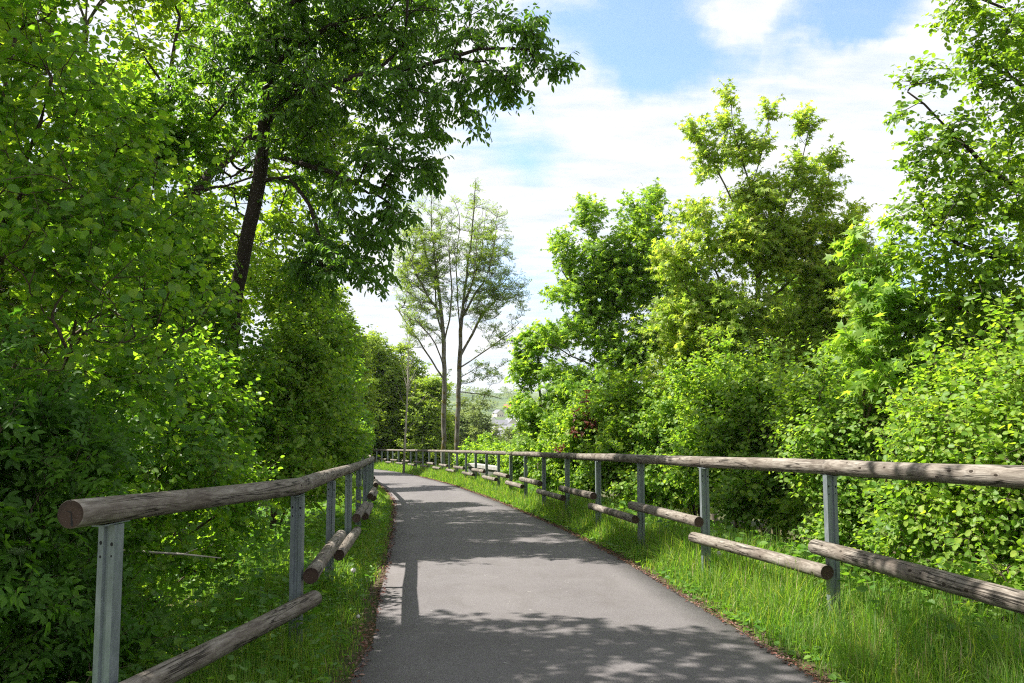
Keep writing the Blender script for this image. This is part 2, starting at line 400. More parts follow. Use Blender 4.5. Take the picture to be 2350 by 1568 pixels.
def build_path():
    ys = np.concatenate((np.arange(-6, 12, .09), np.arange(12, 71, .3)))
    rs = np.random.RandomState(5)
    def rough(n):
        a = rs.normal(0, 1, n); k = np.ones(3) / 3
        return np.convolve(a, k, 'same') * .012 + np.convolve(rs.normal(0, 1, n), np.ones(15) / 15, 'same') * .04
    lx = left_x(ys) + rough(len(ys)); rx = right_x(ys) + rough(len(ys))
    m = 9; T = np.linspace(0, 1, m); V = []
    for j, y in enumerate(ys):
        for t in T:
            x = lx[j] * (1 - t) + rx[j] * t; V.append((x, y, -SLOPE * y + .004 + .012 * (1 - (2 * t - 1) ** 2)))
        V.append((lx[j] - .01, y, -SLOPE * y - .06)); V.append((rx[j] + .01, y, -SLOPE * y - .06))
    w = m + 2; F = []
    for j in range(len(ys) - 1):
        a = j * w
        for k in range(m - 1): F.append((a + k, a + k + 1, a + w + k + 1, a + w + k))
        F.append((a + m, a, a + w, a + w + m)); F.append((a + m - 1, a + m + 1, a + w + m + 1, a + w + m - 1))
    F = np.array(F)
    me = raw_mesh('path', np.array(V), F.ravel(), np.full(len(F), 4), ASPH, True)
    tag(mesh_obj('path', me), kind='structure')
build_path()

# ------------------------------------------------------------------ fences
def post_mesh(h):
    # open steel channel with a folded groove in its web, 80 x 62 mm
    prof = [(-.045, -.031), (-.016, -.031), (-.009, -.017), (.009, -.017), (.016, -.031), (.045, -.031), (.045, .031), (.025, .031), (.025, .026),
            (.040, .026), (.040, -.026), (.019, -.026), (.012, -.012), (-.012, -.012), (-.019, -.026), (-.040, -.026), (-.040, .026), (-.025, .026), (-.025, .031), (-.045, .031)]
    n = len(prof); V = [(x, y, z) for z in (-.35, h) for x, y in prof]
    F = [(i, (i + 1) % n, n + (i + 1) % n, n + i) for i in range(n)] + [tuple(range(n, 2 * n))]
    me = bpy.data.meshes.new('post'); me.from_pydata(V, [], F); me.materials.append(STEEL); me.update(); return me

def log_obj(name, p0, p1, r, parent, rng, label=None, nub=0):
    p0 = Vector(p0); p1 = Vector(p1); d = p1 - p0; L_ = d.length
    nseg = max(4, int(L_ / .12)); n = 28; V = []; F = []
    bend = rng.uniform(-.006, .006); bend2 = rng.uniform(-.005, .005); ph = rng.uniform(0, 6)
    flat = [1 + .02 * math.sin(2 * k / n * 6.283 + ph) + rng.uniform(-.006, .006) for k in range(n)]
    xs = [0, .004] + [L_ * i / nseg for i in range(1, nseg)] + [L_ - .004, L_]
    for i, x in enumerate(xs):
        t = x / L_; rr = r * (1 + .022 * math.sin(t * 7 + ph)) * (.955 if i in (0, len(xs) - 1) else 1)
        for k in range(n):
            a = 2 * math.pi * k / n
            V.append((x, math.cos(a) * rr * flat[k] + bend * math.sin(t * 3.14), math.sin(a) * rr * flat[k] + bend2 * math.sin(t * 3.14)))
    m = len(xs)
    for i in range(m - 1):
        for k in range(n): F.append((i * n + k, i * n + (k + 1) % n, (i + 1) * n + (k + 1) % n, (i + 1) * n + k))
    F.append(tuple(range(n))[::-1]); F.append(tuple((m - 1) * n + k for k in range(n)))
    me = bpy.data.meshes.new(name); me.from_pydata(V, [], F); me.materials.append(LOG)
    sm = [True] * (len(F) - 2) + [False, False]; me.polygons.foreach_set('use_smooth', sm); me.update()
    o = mesh_obj(name, me, parent)
    x = d.normalized(); y = Vector((0, 0, 1)).cross(x).normalized(); z = x.cross(y)
    roll = Matrix.Rotation(rng.uniform(-.3, .3), 3, 'X')
    R = Matrix((x, y, z)).transposed()
    if not parent: o.matrix_world = Matrix.Translation(p0) @ R.to_4x4()
    else:
        o.matrix_basis = Matrix.Translation(p0 - parent.location) @ R.to_4x4()
    if label: o['label'] = label
    return o

R_LOG = .0625; POST_H = 1.25
LP = [(-1.905, 3.64), (-1.625, 5.88), (-1.97, 8.43), (-2.24, 10.7), (-2.57, 13.1), (-2.92, 15.5), (-3.27, 17.9), (-3.63, 20.2), (-4.03, 22.5), (-4.5, 24.8), (-5.0, 27.1)]
LP = [(x, yd(d)) for x, d in LP]
yy = LP[-1][1]
while yy < 60:
    yy += 2.05 - (yy > 45) * .35; LP.append((float(left_x(yy)) - .72 - (yy > 40) * .12, yy))
RP = [(3.02, -2.9), (3.0, -.55), (2.95, 1.75), (2.86, 4.08)]
for px, d in [(1916, 6.45), (1622, 8.8), (1472, 11.17), (1374, 13.55), (1303, 15.9), (1248.6, 18.25), (1207, 20.6), (1172.8, 22.9), (1144.6, 25.2), (1117, 27.5), (1092, 29.7), (1069.5, 31.9),
              (1049, 34.1), (1031, 36.3), (1014.7, 38.5), (999.5, 40.6), (985, 42.7), (970, 44.8), (955.5, 46.8), (942, 48.8), (927.8, 50.8), (914.4, 52.7), (901, 54.6), (889.6, 56.5), (876, 58.3), (864, 60.), (852, 61.8), (839, 63.5), (826, 65.2)]:
    RP.append(((px - CX) / FPX * d, yd(d)))

def build_fence(P, side, base_drop, name, label, first_high, ext0, rng, logmark):
    o = empty(name, (P[0][0], P[0][1], float(-SLOPE * P[0][1]) - base_drop), label, 'fence', 'log rail fences along the path')
    O = Vector(o.location)
    pme = post_mesh(POST_H)
    top = []
    for i, (x, y) in enumerate(P):
        bz = -SLOPE * y - base_drop
        a = Vector(P[max(i - 1, 0)]); b = Vector(P[min(i + 1, len(P) - 1)]); t = (b - a).normalized()
        ang = math.atan2(t.y, t.x)
        po = bpy.data.objects.new('post', pme); link(po, o)
        po.location = Vector((x, y, bz)) - O
        # the grooved web faces back along the path
        po.rotation_euler = (rng.uniform(-.008, .008), rng.uniform(-.008, .008), ang - math.pi / 2 + (-.10 if (side < 0 and i == 0) else rng.uniform(-.06, .06)))
        if y < 34:
            mb = MB(); 
            mb.box((0, 0, POST_H + .004), (.21, .058, .006)); mb.box((0, 0, POST_H - .012), (.03, .03, .024))
            cp = mb.build('cap_plate', STEEL, po)
            cp.rotation_euler = (0, 0, ang - po.rotation_euler.z)
        if y < 20:
            for (hx, hz, hr) in ((.030, .09, .008), (.030, .145, .005), (-.030, .085, .008), (-.030, .15, .006)):
                mb = MB(); yy_ = -.0312
                ring = [(hx + hr * math.cos(k * .785), yy_, POST_H - hz + hr * 1.25 * math.sin(k * .785)) for k in range(8)]
                ring2 = [(p[0], yy_ + .002, p[2]) for p in ring]
                mb.add(ring + ring2, [tuple(range(8)), tuple(range(15, 7, -1))] + [(k, (k + 1) % 8, 8 + (k + 1) % 8, 8 + k) for k in range(8)])
                mb.build('bolt_hole', HOLE, po)
        top.append(Vector((x, y, bz + POST_H + .008 + R_LOG)))
    # path side of the posts
    for i in range(len(P) - 1):
        p0, p1 = top[i].copy(), top[i + 1].copy(); d = (p1 - p0).normalized()
        if i == 0: p0 -= d * ext0
        else: p0 += d * .003
        p1 -= d * .003
        lab = logmark if (i == 0 and logmark) else None
        log_obj('top_rail', p0, p1, R_LOG * rng.uniform(.97, 1.03), o, rng, lab)
        # lower rail, alternately low and high, carried on the face towards the path
        hi = (i % 2 == 0) == first_high
        h = .66 if hi else .475
        nrm = Vector((d.y, -d.x, 0)).normalized() * (-side)
        q0 = top[i].copy(); q1 = top[i + 1].copy()
        for q in (q0, q1): q.z += h - POST_H - .008 - R_LOG
        q0 += nrm * (.045 + R_LOG + .003); q1 += nrm * (.045 + R_LOG + .003)
        log_obj('lower_rail', q0 - d * rng.uniform(.07, .10), q1 + d * rng.uniform(.07, .10), R_LOG * rng.uniform(.94, 1.0), o, rng)
    return o
build_fence(LP, -1, .13, 'rail_fence', 'timber rail fence on steel posts left of the path with a cracked near end', False, .30, random.Random(4), 'grey log with a cracked brown end face')
build_fence(RP, 1, 0.0, 'rail_fence', 'long timber rail fence on steel posts right of the path, curving round its far end', False, .3, random.Random(9), None)

def end_crack():
    # dark drying split in the near end of the left top rail
    o = [c for c in bpy.data.objects if c.get('label', '').startswith('grey log with')][0]
    mb = MB()
    V = [(-.0012, .002, .006), (-.0012, -.020, .014), (-.0012, .003, .012), (-.0012, .018, -.050), (-.0012, .007, -.052)]
    V = [(-.0012, -y, z) for x, y, z in V]
    V2 = [(.004, y, z) for x, y, z in V]
    mb.add(V + V2, [(0, 1, 2), (0, 2, 3, 4), (0, 1, 6, 5), (1, 2, 7, 6), (2, 3, 8, 7), (3, 4, 9, 8), (4, 0, 5, 9)])
    mb.build('crack', HOLE, o)
end_crack()

# ------------------------------------------------------------------ plants: leaves
def fold(half):
    """two mirrored halves folded along the midrib; half = [(x,y,z)...] from base to tip exclusive"""
    n = len(half); V = [(0, 0, 0), (0, 1, -.10)] + [(x, y, z) for x, y, z in half] + [(-x, y, z) for x, y, z in half]
    return np.array(V), [tuple([0] + list(range(2, 2 + n)) + [1]), tuple([1] + list(range(1 + 2 * n, 1 + n, -1)) + [0])]
def join(parts):
    V = []; F = []
    for v, f in parts:
        b = len(V); V += [tuple(q) for q in v]; F += [tuple(i + b for i in g) for g in f]
    return np.array(V), F
def leaflet(ang, at, size, w=.22):
    v, f = fold([(w, .35, .05), (w * .8, .68, .03)])
    v = v * size; c, s = math.cos(ang), math.sin(ang)
    v = np.stack((v[:, 0] * c + v[:, 1] * s, -v[:, 0] * s + v[:, 1] * c, v[:, 2]), 1) + np.array(at)
    return v, f
LEAF = {
    'hazel': fold([(.28, .08, .05), (.43, .38, .09), (.34, .72, .05)]),
    'round': fold([(.30, .18, .06), (.36, .52, .07), (.18, .84, .01)]),
    'cherry': fold([(.16, .20, .06), (.23, .50, .07), (.15, .80, -.01)]),
    'quad': (np.array([(0, 0, 0), (.34, .45, .06), (0, 1, -.05), (-.34, .45, .06)]), [(0, 1, 2, 3)]),
}
def maple_leaf():
    out = [(0, 0, 0), (.20, .05, .0), (.50, -.06, -.05), (.27, .22, .03), (.62, .56, -.06), (.15, .46, .05), (0, 1.08, -.12), (-.15, .46, .05), (-.62, .56, -.06), (-.27, .22, .03), (-.50, -.06, -.05), (-.20, .05, 0)]
    V = np.array([(0, .26, .05)] + out); n = len(out)
    F = [(0, 1 + i, 1 + (i + 1) % n) for i in range(n)]
    return V, F
LEAF['maple'] = maple_leaf()
LEAF['elder'] = join([leaflet(0, (0, .45, 0), .55), leaflet(.9, (.02, .42, 0), .5), leaflet(-.9, (-.02, .42, 0), .5), leaflet(1.1, (.02, .12, 0), .46), leaflet(-1.1, (-.02, .12, 0), .46)])
LEAF['ash'] = join([(np.array([(0, y, 0), (x * .5 + s * .0, y + .16, .03), (x, y + .20, -.04), (x * .5, y + .02, .02)]), [(0, 1, 2, 3)]) for y in (.15, .45, .72) for x, s in ((.34, 1), (-.34, -1))] + [(np.array([(0, .7, 0), (.1, .85, .02), (0, 1.05, -.04), (-.1, .85, .02)]), [(0, 1, 2, 3)])])

def norm(a): return a / np.maximum(np.linalg.norm(a, axis=-1, keepdims=True), 1e-9)

def scatter_mesh(name, kind, P, D, Nn, S, mat):
    V0, F0 = LEAF[kind]; nv = len(V0)
    D = norm(D); X = norm(np.cross(D, Nn)); Z = np.cross(X, D)
    V = P[:, None, :] + S[:, None, None] * (V0[None, :, 0, None] * X[:, None, :] + V0[None, :, 1, None] * D[:, None, :] + V0[None, :, 2, None] * Z[:, None, :])
    loops = np.concatenate([np.array(f) for f in F0]); tot = np.array([len(f) for f in F0])
    n = len(P)
    LL = (loops[None, :] + (np.arange(n) * nv)[:, None]).ravel()
    return raw_mesh(name, V.reshape(-1, 3), LL, np.tile(tot, n), mat)

def tubes(paths, radii, sides):
    """vectorised: paths (N,K,3), radii (N,K)"""
    N_, K, _ = paths.shape
    T = np.empty_like(paths); T[:, 1:-1] = paths[:, 2:] - paths[:, :-2]; T[:, 0] = paths[:, 1] - paths[:, 0]; T[:, -1] = paths[:, -1] - paths[:, -2]
    T = norm(T); ref = np.where(np.abs(T[..., 2:3]) > .9, np.array([1., 0, 0]), np.array([0, 0, 1.]))
    A = norm(np.cross(T, ref)); Bv = np.cross(T, A)
    th = np.arange(sides) / sides * 2 * np.pi
    V = paths[:, :, None, :] + radii[:, :, None, None] * (np.cos(th)[None, None, :, None] * A[:, :, None, :] + np.sin(th)[None, None, :, None] * Bv[:, :, None, :])
    idx = np.arange(N_ * K * sides).reshape(N_, K, sides)
    a = idx[:, :-1, :]; b = np.roll(a, -1, 2); c = idx[:, 1:, :]; d = np.roll(c, -1, 2)
    F = np.stack((a, b, d, c), -1).reshape(-1, 4)
    return V.reshape(-1, 3), F

def skeleton(rng, lines, targets, seg, wl=.22, r_base=.1, r_tip=.004, gnarl=.12):
    pos = []; par = []; plen = []; dirs = []; fol = []
    def addn(p, parent, f=0):
        pos.append(np.array(p, float)); par.append(parent); fol.append(f)
        if parent < 0: plen.append(0); dirs.append(np.array([0, 0, 1.]))
        else:
            v = pos[-1] - pos[parent]; l = np.linalg.norm(v); plen.append(plen[parent] + l); dirs.append(v / max(l, 1e-6))
        return len(pos) - 1
    for li, ln in enumerate(lines):
        ln = [np.array(p, float) for p in ln]
        if li == 0 or not pos: cur = addn(ln[0], -1)
        else:
            A = np.array(pos); cur = int(np.argmin(((A - ln[0]) ** 2).sum(1)))
            if np.linalg.norm(A[cur] - ln[0]) > .8 * seg + .3 and li == 0: cur = addn(ln[0], -1)
        # Catmull-Rom through the points
        Q = [pos[cur]] + ln[1:]; E = [2 * Q[0] - Q[1]] + Q + [2 * Q[-1] - Q[-2]]
        for i in range(1, len(E) - 2):
            k = max(1, int(np.linalg.norm(E[i + 1] - E[i]) / seg))
            for j in range(1, k + 1):
                t = j / k; p = .5 * ((2 * E[i]) + (-E[i - 1] + E[i + 1]) * t + (2 * E[i - 1] - 5 * E[i] + 4 * E[i + 1] - E[i + 2]) * t * t + (-E[i - 1] + 3 * E[i] - 3 * E[i + 1] + E[i + 2]) * t ** 3)
                cur = addn(p + rng.normal(0, seg * .04, 3), cur)
    base_n = len(pos)
    A = np.array(pos); dd = np.array([np.sqrt(((A - t) ** 2).sum(1).min()) for t in targets]); order = np.argsort(dd)
    cap = base_n + len(targets) * 12
    AP = np.zeros((cap, 3)); AP[:base_n] = A; AD = np.zeros((cap, 3)); AD[:base_n] = dirs; AL = np.zeros(cap); AL[:base_n] = plen
    minz = A[:, 2].min() + .12 * (A[:, 2].max() - A[:, 2].min()) * 0
    for ti in order:
        t = targets[ti]; n = len(pos)
        v = t - AP[:n]; l = np.sqrt((v ** 2).sum(1)) + 1e-6; cs = (v * AD[:n]).sum(1) / l
        cost = l * (1.25 - .35 * cs + .9 * np.maximum(0, -cs)) + wl * AL[:n]
        b = int(np.argmin(cost)); L_ = l[b]
        if L_ < seg * .35: fol[b] = 1; continue
        k = min(10, max(2, int(L_ / seg))); c0 = AP[b]; c1 = c0 + (AD[b] * .55 + np.array([0, 0, .12])) * L_ * .4; cur = b
        for j in range(1, k + 1):
            u = j / k; p = (1 - u) ** 2 * c0 + 2 * u * (1 - u) * c1 + u * u * t + rng.normal(0, 1, 3) * gnarl * L_ / k * (u < 1)
            cur = addn(p, cur, 1 if u > .35 or L_ < 3 * seg else 0)
            if cur < cap: AP[cur] = p; AD[cur] = dirs[cur]; AL[cur] = plen[cur]
        if len(pos) + 11 > cap: break
    n = len(pos); cnt = np.zeros(n); kids = [[] for _ in range(n)]
    for i in range(n):
        if par[i] >= 0: kids[par[i]].append(i)
    for i in range(n - 1, -1, -1):
        if not kids[i]: cnt[i] = 1
        if par[i] >= 0: cnt[par[i]] += cnt[i]
    e = math.log(max(cnt.max(), 3)) / math.log(r_base / r_tip)
    rad = r_tip * cnt ** (1 / e)
    chains = []; stack = [i for i in range(n) if par[i] < 0]; roots = list(stack)
    for rt in roots:
        st = [(rt, None)]
        while st:
            s, pre = st.pop(); ch = ([pre] if pre is not None else []) + [s]; cur = s
            while kids[cur]:
                ks = sorted(kids[cur], key=lambda q: -cnt[q])
                for q in ks[1:]: st.append((q, cur))
                cur = ks[0]; ch.append(cur)
            if len(ch) > 1: chains.append(ch)
    return np.array(pos), rad, np.array(dirs), np.array(fol), chains

def chain_mesh(name, pos, rad, chains, mat, extra=None):
    VV = []; FF = []; off = 0
    for ch in chains:
        P = pos[ch]; r = rad[ch].copy()
        if len(ch) > 2: r[0] = min(r[0], r[1] * 1.25)
        sides = 12 if r.max() > .09 else 8 if r.max() > .03 else 5 if r.max() > .01 else 3
        V, F = tubes(P[None], r[None], sides); VV.append(V); FF.append(F + off); off += len(V)
    if extra is not None: VV.append(extra[0]); FF.append(extra[1] + off)
    V = np.concatenate(VV); F = np.concatenate(FF)
    return raw_mesh(name, V, F.ravel(), np.full(len(F), 4), mat, True)

def plant_meshes(seed, lines, lobes, nt, seg=.35, wl=.22, r_base=.1, r_tip=.004, twigs=3, tl=.3, nleaf=8, leaf='hazel', size=.08, mat='hazel', bark='hazel',
                 droop=.3, up=.25, gap=.0, shell=.45, spread=.9, flat=1.0, leafn=(1.0, .45), twig_grav=.1, gnarl=.12, trad=.0022, sub=7, subr=.7, uni=.5, outn=.55):
    rng = np.random.RandomState(seed)
    C_ = np.array([l[0] for l in lobes], float); R_ = np.array([l[1] if hasattr(l[1], '__len__') else (l[1],) * 3 for l in lobes], float)
    wt = np.array([(l[2] if len(l) > 2 else 1) for l in lobes]) * np.prod(R_, 1) ** .8; wt /= wt.sum()
    C0, R0, w0 = C_, R_, wt
    if sub:
        nC, nR, nW = [], [], []
        for c_, r_, w_ in zip(C_, R_, wt):
            k = int(np.clip(round(sub * (r_.mean() / subr) ** 1.6), 1, 26))
            if k < 3: nC.append(c_); nR.append(r_); nW.append(w_); continue
            for _ in range(k):
                q_ = norm(rng.normal(0, 1, 3)) * rng.rand() ** .45; f_ = rng.uniform(.55, 1.15) * subr * .5
                nC.append(c_ + q_ * r_ * .88); nR.append(np.array([f_, f_, f_ * .55])); nW.append(w_ / k)
        C_, R_, wt = np.array(nC), np.array(nR), np.array(nW); wt = wt / wt.sum()
        lobes = list(range(len(C_)))
    which = rng.choice(len(lobes), nt, p=wt); q = norm(rng.normal(0, 1, (nt, 3))) * (rng.rand(nt, 1) ** shell)
    T = C_[which] + q * R_[which]
    if sub:
        un = rng.rand(nt) < uni; wh = rng.choice(len(C0), nt, p=w0); T[un] = (C0[wh] + q * R0[wh])[un]
    pos, rad, dirs, fol, chains = skeleton(rng, lines, T, seg, wl, r_base, r_tip, gnarl)
    o = np.where(fol == 1)[0]
    if gap > 0:   # open holes in the crown
        cells = rng.uniform(T.min(0), T.max(0), (int(gap * 40), 3)); gr = rng.uniform(.12, .3, len(cells)) * (T.max(0) - T.min(0)).mean() * .5
        dmin = ((pos[o][:, None, :] - cells[None]) ** 2).sum(2) ** .5 / gr[None]
        o = o[(dmin.min(1) > 1) | (rng.rand(len(o)) < .12)]
    o = np.repeat(o, twigs); n = len(o); K = 4
    d = norm(dirs[o] * .55 + rng.normal(0, 1, (n, 3)) * np.array([1, 1, .75]) * spread * .6 + np.array([0, 0, up]))
    P = np.empty((n, K, 3)); P[:, 0] = pos[o]; ln = tl * rng.uniform(.45, 1.15, n)
    for k in range(1, K):
        P[:, k] = P[:, k - 1] + d * (ln / (K - 1))[:, None]
        d = norm(d + rng.normal(0, .16, (n, 3)) - np.array([0, 0, twig_grav]))
    tr = np.linspace(1, .45, K)[None, :] * trad * rng.uniform(.7, 1.2, (n, 1))
    ex = tubes(P, tr, 3)
    # leaves, alternately left and right along each twig
    Lf = nleaf; t = (np.arange(Lf) + .5) / Lf * .92 + .08; t = np.clip(t[None, :] + rng.uniform(-.04, .04, (n, Lf)), 0, .999)
    keep = rng.rand(n, Lf) < .94
    s = t * (K - 1); i0 = s.astype(int); f = (s - i0)[..., None]
    idx = np.arange(n)[:, None]
    a = P[idx, i0]; b = P[idx, i0 + 1]; lp = a * (1 - f) + b * f; tg = norm(b - a)
    side = norm(np.cross(tg, np.array([0, 0, 1.])) + 1e-4) * np.where(np.arange(Lf) % 2 == 0, 1, -1)[None, :, None]
    ld = norm(tg * .55 + side * .9 * (1 - .7 * (t[..., None] > .9)) + rng.normal(0, .28, (n, Lf, 3)) - np.array([0, 0, droop]))
    nn = np.array([0, 0, leafn[0]]) + rng.normal(0, leafn[1] * 1.15, (n, Lf, 3)) + ld * .1 + np.array([-.15, -.10, 0])
    ax = lp - C0.mean(0); ax[..., 2] *= .3; nn = nn + norm(ax) * outn
    sz = size * rng.uniform(.6, 1.2, (n, Lf))
    k_ = keep.ravel()
    lm = scatter_mesh('crown', leaf, lp.reshape(-1, 3)[k_], ld.reshape(-1, 3)[k_], nn.reshape(-1, 3)[k_], sz.ravel()[k_], G[mat])
    tm = chain_mesh('trunk', pos, rad, chains, B[bark], ex)
    return tm, lm

COUNT = [0]
def tree(name, label, cat, base, group=None, parts=('trunk', 'crown'), **kw):
    """world-space lines and lobes; base = foot of the tree"""
    base = np.array(base, float)
    kw['lines'] = [[np.array(p, float) - base for p in l] for l in kw['lines']]
    kw['lobes'] = [(np.array(l[0], float) - base,) + tuple(l[1:]) for l in kw['lobes']]
    tm, lm = plant_meshes(**kw)
    o = empty(name, base, label, cat, group)
    mesh_obj(parts[0], tm, o); mesh_obj(parts[1], lm, o)
    COUNT[0] += len(lm.polygons); return o

def copy_plant(src, loc, rz, sc, label, group=None, name=None):
    o = src.copy(); SC.collection.objects.link(o); o.location = loc; o.rotation_euler = (0, 0, rz)
    o.scale = sc if hasattr(sc, '__len__') else (sc, sc, sc); o['label'] = label
    if name: o.name = name
    if group: o['group'] = group
    for ch in src.children:
        c = ch.copy(); SC.collection.objects.link(c); c.parent = o
    return o

def G3(x, y, dz=0): return np.array((x, y, float(ground_z(x, y)) + dz))
def stems(base, tops, rng, sprd=.25):
    out = []
    for t in tops:
        b = base + np.array([rng.uniform(-sprd, sprd), rng.uniform(-sprd, sprd), 0]) * (1 if out else 0)
        t = np.array(t, float); m_ = b * .5 + t * .5 + np.array([0, 0, .18 * np.linalg.norm(t - b)]) + (b - t) * np.array([.15, .15, 0])
        out.append([b, m_, t])
    return out
#PLANTS
def lobes_px(lst):
    """(px, py, depth, radius m or (rx,ry,rz)[, weight])"""
    return [(W(l[0], l[1], l[2]), l[3]) + tuple(l[4:]) for l in lst]
def line_px(lst): return [W(*p) for p in lst]
rnd = np.random.RandomState(77)

# --- left side
def shrub(label, bx, by, lob, n, seed, group, mat='hazel', leaf='hazel', size=.085, name='hazel_shrub', cat='shrub', stemn=6, shoots=True, **kw):
    b = G3(bx, by); L_ = lobes_px(lob); rr = np.random.RandomState(seed)
    sh = []
    for c_, r_, *w_ in L_:          # loose upright shoots over the top of each bough
        for _ in range(2):
            q = rr.uniform(-.8, .8, 2) * np.array(r_[:2]); hh = rr.uniform(.16, .34)
            sh.append((c_ + np.array([q[0], q[1], r_[2] * rr.uniform(.75, 1.0) + hh * .7]), (.10, .10, hh), 1.6))
    if shoots: L_ = L_ + sh
    tops = [L_[i % len(L_)][0] + rr.normal(0, .2, 3) for i in range(max(stemn, len(lob)))]
    p = dict(seed=seed, lines=stems(b, tops, rr), lobes=L_, nt=n, seg=.3, wl=.12, r_base=.05, r_tip=.0035, twigs=3, tl=.36, nleaf=7, uni=.75, leaf=leaf, size=size, mat=mat,
             bark='hazel', droop=.45, up=.2, shell=.48, leafn=(.8, .62)); p.update(kw)
    return tree(name, label, cat, b, group, ('stems', 'foliage'), **p)

GL = 'leafy shrubs behind the left fence'
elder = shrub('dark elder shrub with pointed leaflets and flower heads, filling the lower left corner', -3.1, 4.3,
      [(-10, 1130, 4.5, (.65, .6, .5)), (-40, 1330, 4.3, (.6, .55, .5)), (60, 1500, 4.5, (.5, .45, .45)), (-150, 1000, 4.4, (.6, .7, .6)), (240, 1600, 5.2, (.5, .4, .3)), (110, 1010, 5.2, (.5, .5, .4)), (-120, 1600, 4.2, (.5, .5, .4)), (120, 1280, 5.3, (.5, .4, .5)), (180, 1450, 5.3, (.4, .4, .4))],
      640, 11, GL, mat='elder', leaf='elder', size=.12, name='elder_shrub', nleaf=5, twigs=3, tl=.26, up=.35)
h1 = shrub('tall overhanging hazel at the left edge above the elder, its leaves largest in view', -4.3, 6.2,
      [(60, 200, 5.8, (.75, .9, .7), .6), (60, 500, 5.6, (.8, .9, .7)), (120, 760, 5.5, (.75, .8, .6)), (260, 420, 6.4, (.6, .8, .6)), (300, 640, 6.2, (.65, .8, .55)), (230, 850, 6.0, (.7, .8, .45)), (-150, 350, 5.6, (.7, .9, 1.3)), (330, 860, 6.4, (.45, .6, .35)), (90, 40, 6.4, (.6, .8, .5), .5)],
      640, 12, GL, gap=.5, size=.070, twigs=2, stemn=9, r_base=.06)
h2 = shrub('hazel shrub behind the first two posts of the left fence', -3.7, 8.2,
      [(250, 990, 7.0, (.6, .6, .45)), (380, 1090, 7.2, (.6, .6, .45)), (310, 1230, 6.9, (.6, .5, .4)), (440, 970, 8.0, (.6, .7, .45)), (490, 1130, 8.3, (.55, .6, .4)), (380, 860, 8.0, (.55, .7, .4)), (540, 1210, 8.6, (.35, .4, .28)), (430, 1290, 7.6, (.5, .4, .2)), (230, 1180, 6.4, (.45, .5, .5)), (250, 1380, 6.2, (.45, .4, .4))],
      820, 13, GL, size=.060, stemn=8, shoots=False)
h3 = shrub('broad hazel shrub in front of the dark cherry trunk', -5.2, 12.0,
      [(420, 720, 11.6, (.95, .9, .8)), (320, 740, 10.8, (.85, .9, .9)), (540, 930, 11.8, (.7, .9, .65)), (610, 980, 12.3, (.6, .8, .5)), (400, 560, 11.6, (.9, .9, .65)), (250, 640, 10.8, (.7, .8, 1.0)), (380, 330, 12.6, (.9, .8, .75)), (280, 300, 12.2, (.8, .8, .9)), (470, 860, 11.2, (.7, .8, .7)), (480, 1050, 11, (.7, .7, .5))],
      980, 14, GL, size=.078, stemn=9, r_base=.06)
h4 = shrub('hazel shrub leaning over the middle of the left fence', -4.2, 14.0,
      [(690, 900, 13.0, (.9, .9, .9)), (650, 1060, 12.2, (.7, .8, .6)), (750, 1010, 14.5, (.7, .8, .7)), (720, 780, 14, (.8, .9, .7)), (660, 830, 13, (.7, .8, .6)), (680, 680, 14.5, (.8, .8, .5)), (700, 1120, 12.5, (.5, .6, .3))],
      820, 15, GL, mat='bush_r', size=.072)  # lighter leaf colour makes up for the cherry's shade
h5 = shrub('hazel shrub bulging over the far left fence where the rail disappears', -5.2, 20.0,
      [(770, 930, 19.5, (.7, 1, .9)), (790, 1020, 19, (.55, .9, .5)), (750, 800, 21, (.9, 1, .9)), (700, 850, 20, (1, 1, 1.2)), (805, 1000, 22, (.55, .8, .5)), (780, 1060, 18.5, (.5, .8, .3)), (720, 720, 21.5, (.7, .9, .5))],
      900, 16, GL, size=.08)
h6 = shrub('dark hazel shrub beyond the others where the left fence turns away', -7.4, 28.5,
      [(770, 960, 28, (1.3, 1.4, 1.1)), (800, 1010, 27.5, (.8, 1, .7)), (760, 850, 29, (1.2, 1.3, 1.0)), (700, 800, 29, (1.2, 1.3, 1.5)), (770, 790, 31, (.6, .8, .9))],
      700, 17, GL, size=.11, tl=.42)

# cherry: the dominant leaning dark trunk
cb = G3(*(W(505, 1085, 13.2)[:2]))
cherry_lobes = [(700, 330, 12.5, (1.0, 1.3, .9)), (880, 60, 12.5, (1.2, 1.5, .8)), (1050, 60, 12, (.9, 1.3, .6)), (1180, 60, 11.6, (.55, .9, .35)), (1235, 88, 11.5, (.35, .6, .2), 3),
    (1275, 150, 11.4, (.30, .35, .12), 6), (1120, 170, 11.8, (.65, 1., .35)), (1185, 215, 11.6, (.25, .4, .15), 3), (950, 220, 12, (1.0, 1.3, .6)), (1040, 290, 11.8, (.55, .9, .28)), (900, 370, 12, (.75, 1.1, .5)), (980, 390, 11.8, (.4, .7, .2)),
    (830, 500, 12, (.8, 1.1, .6)), (920, 500, 11.8, (.3, .6, .25)), (800, 600, 12, (.65, 1, .4)), (860, 640, 11.8, (.3, .6, .25)), (730, 560, 12.2, (.7, 1, .6)), (560, 130, 12.5, (1.1, 1.4, .9)), (450, 250, 12.6, (.8, 1.1, .7)), (700, 100, 12.6, (1.2, 1.5, .9)),
    (620, -120, 12.6, (1.8, 2, 1.1)), (900, -120, 12.4, (1.8, 2, 1.0)), (520, 420, 12.5, (.7, .9, .5)), (760, 230, 12.2, (.9, 1.2, .6)), (700, 640, 12.4, (.5, .7, .3))]
